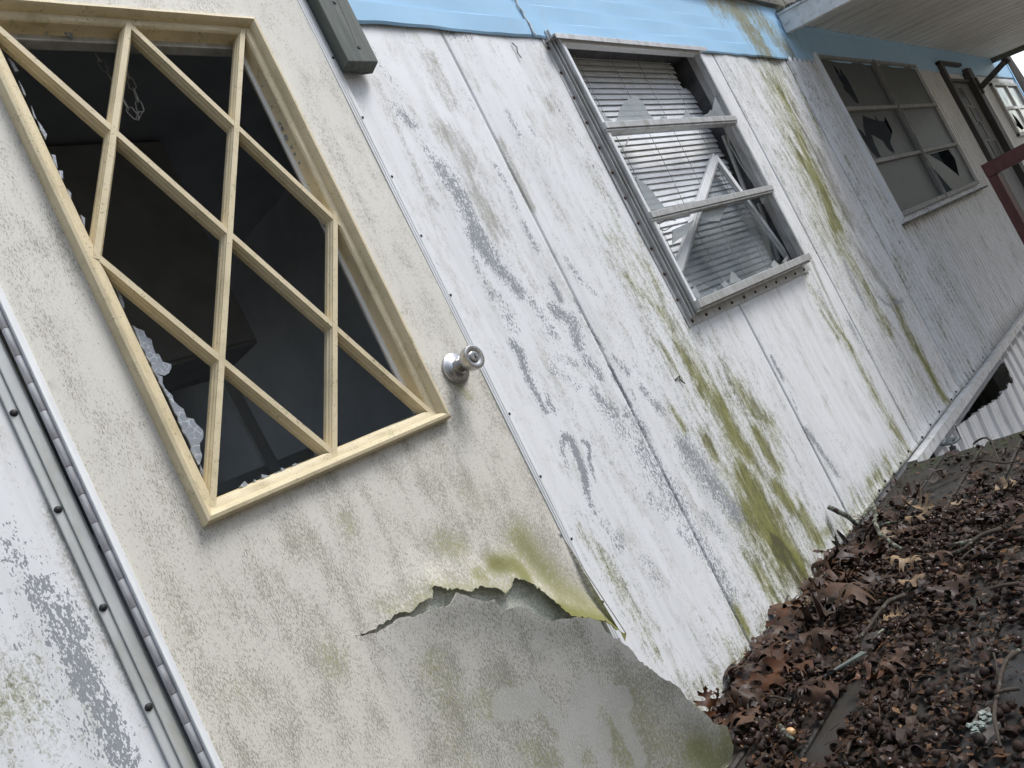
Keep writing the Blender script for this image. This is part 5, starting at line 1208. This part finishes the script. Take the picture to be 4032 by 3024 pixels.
# oak leaves
HALF = [(-.16, .006), (0, .010), (.10, .035), (.17, .22), (.27, .27), (.265, .10), (.33, .055), (.40, .14), (.47, .40), (.50, .33), (.60, .42), (.555, .15), (.61, .07), (.68, .13), (.73, .31), (.76, .24), (.85, .27), (.80, .10), (.85, .06), (.90, .10), (.93, .06), (1.0, .0)]
def catmull(q, k=3):
    r = []
    for i in range(len(q)-1):
        p0, p1, p2, p3 = q[max(i-1, 0)], q[i], q[i+1], q[min(i+2, len(q)-1)]
        for s in range(k):
            t = s/k; r.append(tuple(.5*(2*b_ + (c_-a_)*t + (2*a_-5*b_+4*c_-d_)*t*t + (-a_+3*b_-3*c_+d_)*t**3) for a_, b_, c_, d_ in zip(p0, p1, p2, p3)))
    return r + [q[-1]]
def leaf(L, curl, cup, tw, jag):
    r2 = random.Random(int(L*9999) + jag)
    top = [(t + r2.uniform(-.015, .015), w*(1 + r2.uniform(-.25, .2))) for t, w in HALF[:-1]]
    bot = [(t + r2.uniform(-.015, .015), -w*(1 + r2.uniform(-.25, .2))) for t, w in HALF[:-1]]
    top = catmull(top + [(1.0, 0.0)]); bot = catmull(bot + [(1.0, 0.0)])
    out = top[:-1] + [(1.0, 0)] + bot[:-1][::-1]
    V, F = sheet(out, [], .075)
    v = []
    for t, w in V:
        a = curl*(t-.4); ph = r2.random()
        z = .10*curl*(t-.4)**2*4 + cup*w*w*2.2 + .05*math.sin(t*9 + w*7 + jag) - .012*math.exp(-(w/.02)**2)
        wy = w*(1 - .25*abs(cup)) ; c, s = math.cos(tw*(t-.4)), math.sin(tw*(t-.4))
        v.append(((t-.42)*L*(1-.08*abs(curl)), (wy*c - z*s)*L, (wy*s + z*c)*L))
    zmin = min(p[2] for p in v)
    return [(a, b, c - zmin*.6) for a, b, c in v], F.tolist()
LEAVES = [leaf(random.uniform(.085, .14), random.uniform(-.6, 1.2), random.uniform(-.7, 1.1), random.uniform(-.9, .9), i) for i in range(12)]
def leaf_mesh(vf, mat):
    me = mesh_of('oak_leaf', vf, mat, True); return me
LM = {k: [leaf_mesh(q, M[k]) for q in LEAVES] for k in ('leaf', 'leaf_tan', 'leaf_rust', 'leaf_grey')}
def put_leaf(x_, y_, z_, rz, mats, tiltx, tilty, sc, label, group=None, idx=None):
    o = bpy.data.objects.new('oak_leaf', LM[mats][rnd.randrange(12) if idx is None else idx])
    o.location = (x_, y_, z_); o.rotation_euler = (tiltx, tilty, rz); o.scale = (sc, sc, sc); link(o)
    tag(o, label, 'leaf', group); return o
GRP = 'oak leaves in the deck litter'
MARKS = [((1.26, -.25), 'beside the pale orange acorn'), ((1.36, -.33), 'by the bare grey strip of board'), ((2.30, -.17), 'beside the thick lichened branch'), ((1.27, -.61), 'near the white lichened bark flake'), ((2.85, -.2), 'toward the far end of the deck'), ((1.42, -.05), 'at the wall by the torn door skin'), ((1.70, -.04), 'at the wall below the first siding joint'), ((2.0, -.04), 'at the wall below the thickest green streak'), ((2.42, -.05), 'at the wall below the second siding joint'), ((1.72, -.24), 'in the middle of the leaf pile'), ((1.92, -.33), 'beside the flat tan leaf'), ((1.6, -.5), 'among the acorns at the open side of the deck'), ((2.2, -.42), 'by the long stick crossing the far litter')]
def mark(x_, y_): return min(MARKS, key=lambda q: (q[0][0]-x_)**2 + 2*(q[0][1]-y_)**2)[1]
for i in range(125):
    if i < 85:
        x_ = rnd.choice([rnd.uniform(1.36, 2.6), rnd.gauss(1.78, .22)]); y_ = -.02 - abs(rnd.gauss(0, .085)); z_ = .016 + .022*rnd.random()
    else:
        x_, y_ = rnd.uniform(1.25, 2.95), rnd.uniform(-.66, -.12); z_ = .014 + .014*rnd.random()
    if not (1.28 < x_ < 3.0) or not free(np.array([x_]), np.array([y_]))[0]: continue
    kind = rnd.choices(('leaf', 'leaf_tan', 'leaf_rust', 'leaf_grey'), (.62, .05, .15, .18))[0]
    sc_ = rnd.uniform(.75, 1.35)*(.75 if i >= 85 else 1); tx_ = rnd.gauss(0, .22)
    nm = ('small ' if sc_ < .85 else 'large ' if sc_ > 1.1 else 'middling ') + ('tilted ' if abs(tx_) > .22 else 'flat ') + {'leaf': 'brown oak leaf', 'leaf_tan': 'pale tan oak leaf', 'leaf_rust': 'rust red oak leaf', 'leaf_grey': 'grey rotting oak leaf'}[kind] + ' ' + mark(x_, y_)
    put_leaf(x_, y_, z_, rnd.uniform(0, 6.28), kind, tx_, rnd.gauss(0, .22), sc_, nm, {'leaf': 'brown oak leaves in the litter', 'leaf_tan': 'pale leaf scraps in the litter', 'leaf_rust': 'rust red leaves in the litter', 'leaf_grey': 'grey leaves in the litter'}[kind])
for i in range(7):   # leaves standing against the siding
    x_ = rnd.choice([1.40, 1.47, 1.58, 1.63, 1.72, 1.78, 1.95, 2.05, 2.2, 2.32, 2.45, 2.6]) + rnd.uniform(-.03, .03)
    put_leaf(x_, -.022, .030, rnd.uniform(-.6, .6), rnd.choice(('leaf', 'leaf_rust')), rnd.uniform(.9, 1.3), rnd.uniform(-.9, -.3), rnd.uniform(.45, .7), 'small brown leaf standing up against the foot of the siding', 'leaves standing against the siding')
BIG = {'tan1': ('leaf_tan', 'large tan oak leaf arched over the litter behind its paler neighbour', 1.0), 'tan2': ('leaf_tan', 'large pale tan oak leaf with pointed lobes lying flat on the litter', 1.0), 'br1': ('leaf', 'largest brown oak leaf heaped in the middle of the leaf pile', 1.25), 'br2': ('leaf', 'glossy brown oak leaf with deep lobes below the leaf pile', 1.15), 'br3': ('leaf', 'brown oak leaf touching the wall beside the leaf pile', 1.0),
       'pale1': ('leaf_tan', 'pale curled leaf on the litter right of the lichened branch', 1.0), 'pale2': ('leaf_tan', 'rolled tan leaf beside the fork of the lichened branch', 1.0), 'pale3': ('leaf_tan', 'long rolled pale leaf near the far end of the deck', 1.0), 'pale4': ('leaf_tan', 'upright pale leaf blade beyond the lichened branch', .8), 'or1': ('leaf_rust', 'orange brown oak leaf low by the wall', 1.0), 'wall1': ('leaf_rust', 'rust red leaf standing between the torn door skin and the wall', .7), 'tan3': ('leaf_tan', 'small tan leaf lying beside the dark crossing twig', .75), 'gr': ('leaf_grey', 'grey crumpled leaf under the long lichened stick', .8)}
for n_i, (k, (mt, lb_, s)) in enumerate(BIG.items()):
    (ax, ay), (bx_, by_) = D['leafbig'][k]
    L_ = math.hypot(bx_-ax, by_-ay); cx0_, cy0_ = (ax+bx_)/2, min(-.02, (ay+by_)/2)
    idx = n_i % 12; ext = max(v[0] for v in LEAVES[idx][0]) - min(v[0] for v in LEAVES[idx][0])
    o = put_leaf(cx0_, cy0_, .032, math.atan2(by_-ay, bx_-ax), mt, rnd.gauss(0, .15), rnd.gauss(0, .12), max(.85, L_*1.15/ext)*(1.0 if s >= 1 else s), lb_, None, idx)
    if k == 'wall1': o.location = (1.335, -.030, .05); o.rotation_euler = (1.1, -1.0, .2)

# twigs
TW = {'big': ('thick grey lichened branch lying across the litter with one end on the wall', .0085, 1.), 'c': ('long dark stick with lichen crossing the far litter', .0065, .45), 'm': ('bare brown twig along the foot of the siding', .0042, .1), 'n': ('thin dark twig with pale lichen spots across the leaf pile', .0040, .75), 't': ('long dark diagonal stick reaching out of the leaf pile', .0055, .35), 'v': ('long bent dark twig at the open side of the deck', .0045, .15),
      'r': ('short mossy green stick beside the pale orange acorn', .0065, .9), 'u': ('short whitish twig below the long diagonal stick', .0038, .8), 'd': ('short stick furred with pale green lichen', .0060, 1.1), 'g': ('arched bare twig standing at the far deck end', .0038, .3), 'l': ('brown stick at the open side of the deck near the leaf pile', .0055, .2)}
for k, pts in D['twigs'].items():
    if k == 'bigb': continue
    lb_, rad, li = TW.get(k, (None, rnd.uniform(.0022, .0038), rnd.choice((.05, .2, .5))))
    if lb_ is None: lb_ = ('short' if math.hypot(pts[-1][0]-pts[0][0], pts[-1][1]-pts[0][1]) < .12 else 'long') + ' thin brown twig ' + mark(*pts[len(pts)//2])
    P_ = []
    dense = []
    for a, b in zip(pts[:-1], pts[1:]):
        n = max(1, int(math.hypot(b[0]-a[0], b[1]-a[1])/.018))
        dense += [(a[0]+(b[0]-a[0])*t/n, a[1]+(b[1]-a[1])*t/n) for t in range(n)]
    dense.append(pts[-1]); n = len(dense)
    for i, (a, b) in enumerate(dense):
        h = (.042 if k == 'big' else .030) + rad + .006*math.sin(i*.7)
        if k == 'g': h += .03*math.sin(math.pi*i/(n-1))
        P_.append((a + rnd.uniform(-.001, .001), min(b, -.014) + rnd.uniform(-.001, .001), h))
    if k == 'big':
        P_ = [p for p in P_ if p[1] < -.03]
        P_ = [(2.300, -.016, .135), (2.315, -.030, .108), (2.33, -.045, .080), (2.325, -.06, .052)] + [p for p in P_ if p[1] < -.075]
        n = len(P_)
    rr = [rad*(1 - .35*i/max(1, n-1))*(1 + .16*rnd.uniform(-1, 1)) for i in range(len(P_))]
    mb = MB().tube(P_, rr, 8)
    if k == 'big':
        q = D['twigs']['bigb']; mb.tube([(a, b, .038) for a, b in q], [.006, .005, .003], 7)
    o = obj('branch' if k == 'big' else 'twig', mb, M['twig'], smooth=True, attrs={'lichen': np.full(len(mb.v), li)})
    tag(o, lb_, 'branch' if k == 'big' else 'twig', None if k in TW else 'thin twigs in the litter')

# lichen-covered bark flake and a grey wood chip
P_ = np.array(D['lichen']); c_ = P_.mean(0)
for i in range(2):
    pass
mb = MB()
for i in range(46):
    t = rnd.random(); a = P_[rnd.randrange(len(P_))]; px, py = c_ + (a - c_)*t**.6
    s = rnd.uniform(.003, .008); n = 6; ph = rnd.uniform(0, 6.28); h = rnd.uniform(.012, .020)
    ring = [(px + s*math.cos(ph + k*6.283/n)*rnd.uniform(.6, 1.2), py + s*math.sin(ph + k*6.283/n)*rnd.uniform(.6, 1.2), h + rnd.uniform(-.001, .003)) for k in range(n)]
    mb.add(ring, [tuple(range(n))])
fl_ = thing('bark_flake', 'flat bark flake crusted with whitish green lichen on the deck', 'bark', (float(c_[0]), float(c_[1]), 0.008))
fb = MB(); n = 14
ring = [(c_[0] + .045*math.cos(k*6.283/n + .3)*(1 + .2*math.sin(k*2.1)), c_[1] + .020*math.sin(k*6.283/n + .3)*(1 + .2*math.sin(k*3.3)) + .35*.045*math.cos(k*6.283/n+.3)*.4) for k in range(n)]
fb.add([(a, b, .0115) for a, b in ring] + [(a, b, .004) for a, b in ring], [tuple(range(n))] + [(k, (k+1) % n, n+(k+1) % n, n+k) for k in range(n)])
obj('bark', fb, M['bark'], fl_)
obj('lichen_crust', mb, M['lichen'], fl_)['kind'] = 'stuff'
tag(obj('wood_chip', MB().add([(1.452, -.262, .030), (1.47, -.272, .030), (1.535, -.325, .034), (1.525, -.338, .034), (1.452, -.262, .026), (1.47, -.272, .026), (1.535, -.325, .030), (1.525, -.338, .030)], [(0,1,2,3), (7,6,5,4), (0,4,5,1), (1,5,6,2), (2,6,7,3), (3,7,4,0)]), M['post']), 'flat grey wood chip at the far end of the bare strip', 'wood chip')

# ------------------------------------------------------------------ trees beyond the far end
def tree(x_, y_, r_, h_, label, seed, lean=(0, 0)):
    rt = random.Random(seed)
    t = thing('tree', label, 'tree', (x_, y_, -.75))
    pts, rad = [], []
    for i in range(14):
        q = i/13; pts.append((x_ + lean[0]*q + .05*math.sin(i*1.3+seed), y_ + lean[1]*q + .04*math.sin(i*1.9+seed), -.75 + h_*q)); rad.append(r_*(1.25 - .25*min(1, q*6) - .72*q))
    obj('trunk', MB().tube(pts, rad, 14), M['bark'], t, smooth=True)
    mb, tw = MB(), MB()
    lf = MB()
    def grow(p, d, l, r0, lev):
        q = [p]; d = d.normalized()
        for i in range(5):
            d = (d + Vector((rt.uniform(-.25,.25), rt.uniform(-.25,.25), rt.uniform(-.12,.2)))).normalized(); q.append(q[-1] + d*l/5)
        (mb if lev < 2 else tw).tube(q, [r0*(1-.14*i) for i in range(6)], 6 if lev < 2 else 4)
        if lev < 3:
            for i in range(4 if lev else 5):
                k = rt.randrange(2, 6); nd = (d + Vector((rt.uniform(-1,1), rt.uniform(-1,1), rt.uniform(-.4,.7)))).normalized(); grow(q[k], nd, l*rt.uniform(.45, .68), r0*.45, lev+1)
        else:
            for i in range(5):
                c = q[rt.randrange(1, 6)] + Vector((rt.uniform(-.06,.06), rt.uniform(-.06,.06), rt.uniform(-.06,.06))); s = rt.uniform(.03, .06)
                a, b = Vector((rt.uniform(-1,1), rt.uniform(-1,1), rt.uniform(-1,1))).normalized()*s, Vector((rt.uniform(-1,1), rt.uniform(-1,1), rt.uniform(-1,1))).normalized()*s*.6
                lf.add([c-a, c+b, c+a, c-b], [(0,1,2,3)])
    for i in range(7):
        k = 5 + i; a = rt.uniform(0, 6.28); grow(Vector(pts[k]), Vector((math.cos(a), math.sin(a), .5)), h_*.32*(1-.05*i), rad[k]*.45, 0)
    obj('crown', mb, M['bark'], t, smooth=True)
    obj('twigs', tw, M['bark'], t)['kind'] = 'stuff'
    obj('dead_leaves', lf, M['chips'], t)['kind'] = 'stuff'
tree(14.2, .62, .36, 9, 'thick grey tree trunk just beyond the blue corner of the home', 3, (.2, -.2))
tree(19.5, -.15, .14, 7, 'slim tree with rusty dead leaves farther behind the thick trunk', 5, (.3, .2))
tree(24.0, 2.2, .22, 10, 'bare tree standing farthest behind the home', 8, (-.4, .3))

# ------------------------------------------------------------------ unseen wood added across the yard: one mass that blocks low sky light
rw = np.random.default_rng(21)
mb = MB(); N_ = 9000
ang = rw.uniform(R(-168), R(-12), N_); rad_ = rw.uniform(13, 24, N_); hh = rw.beta(1.5, 1.6, N_)*10 - .7
for a, r_, z_ in zip(ang, rad_, hh):
    c = np.array((3 + r_*math.cos(a)*1.2, r_*math.sin(a), z_)); d = rw.normal(size=3); d[2] += 1.2; d /= np.linalg.norm(d); e = np.cross(d, rw.normal(size=3)); e /= np.linalg.norm(e)
    L_ = rw.uniform(.35, .9); w_ = rw.uniform(.05, .20)
    mb.add([c - d*L_, c + e*w_, c + d*L_, c - e*w_], [(0,1,2,3)])
tag(obj('added_woods', mb, M['woods']), 'unseen bare woodland added across the yard to block low sky', 'woods', kind='stuff')
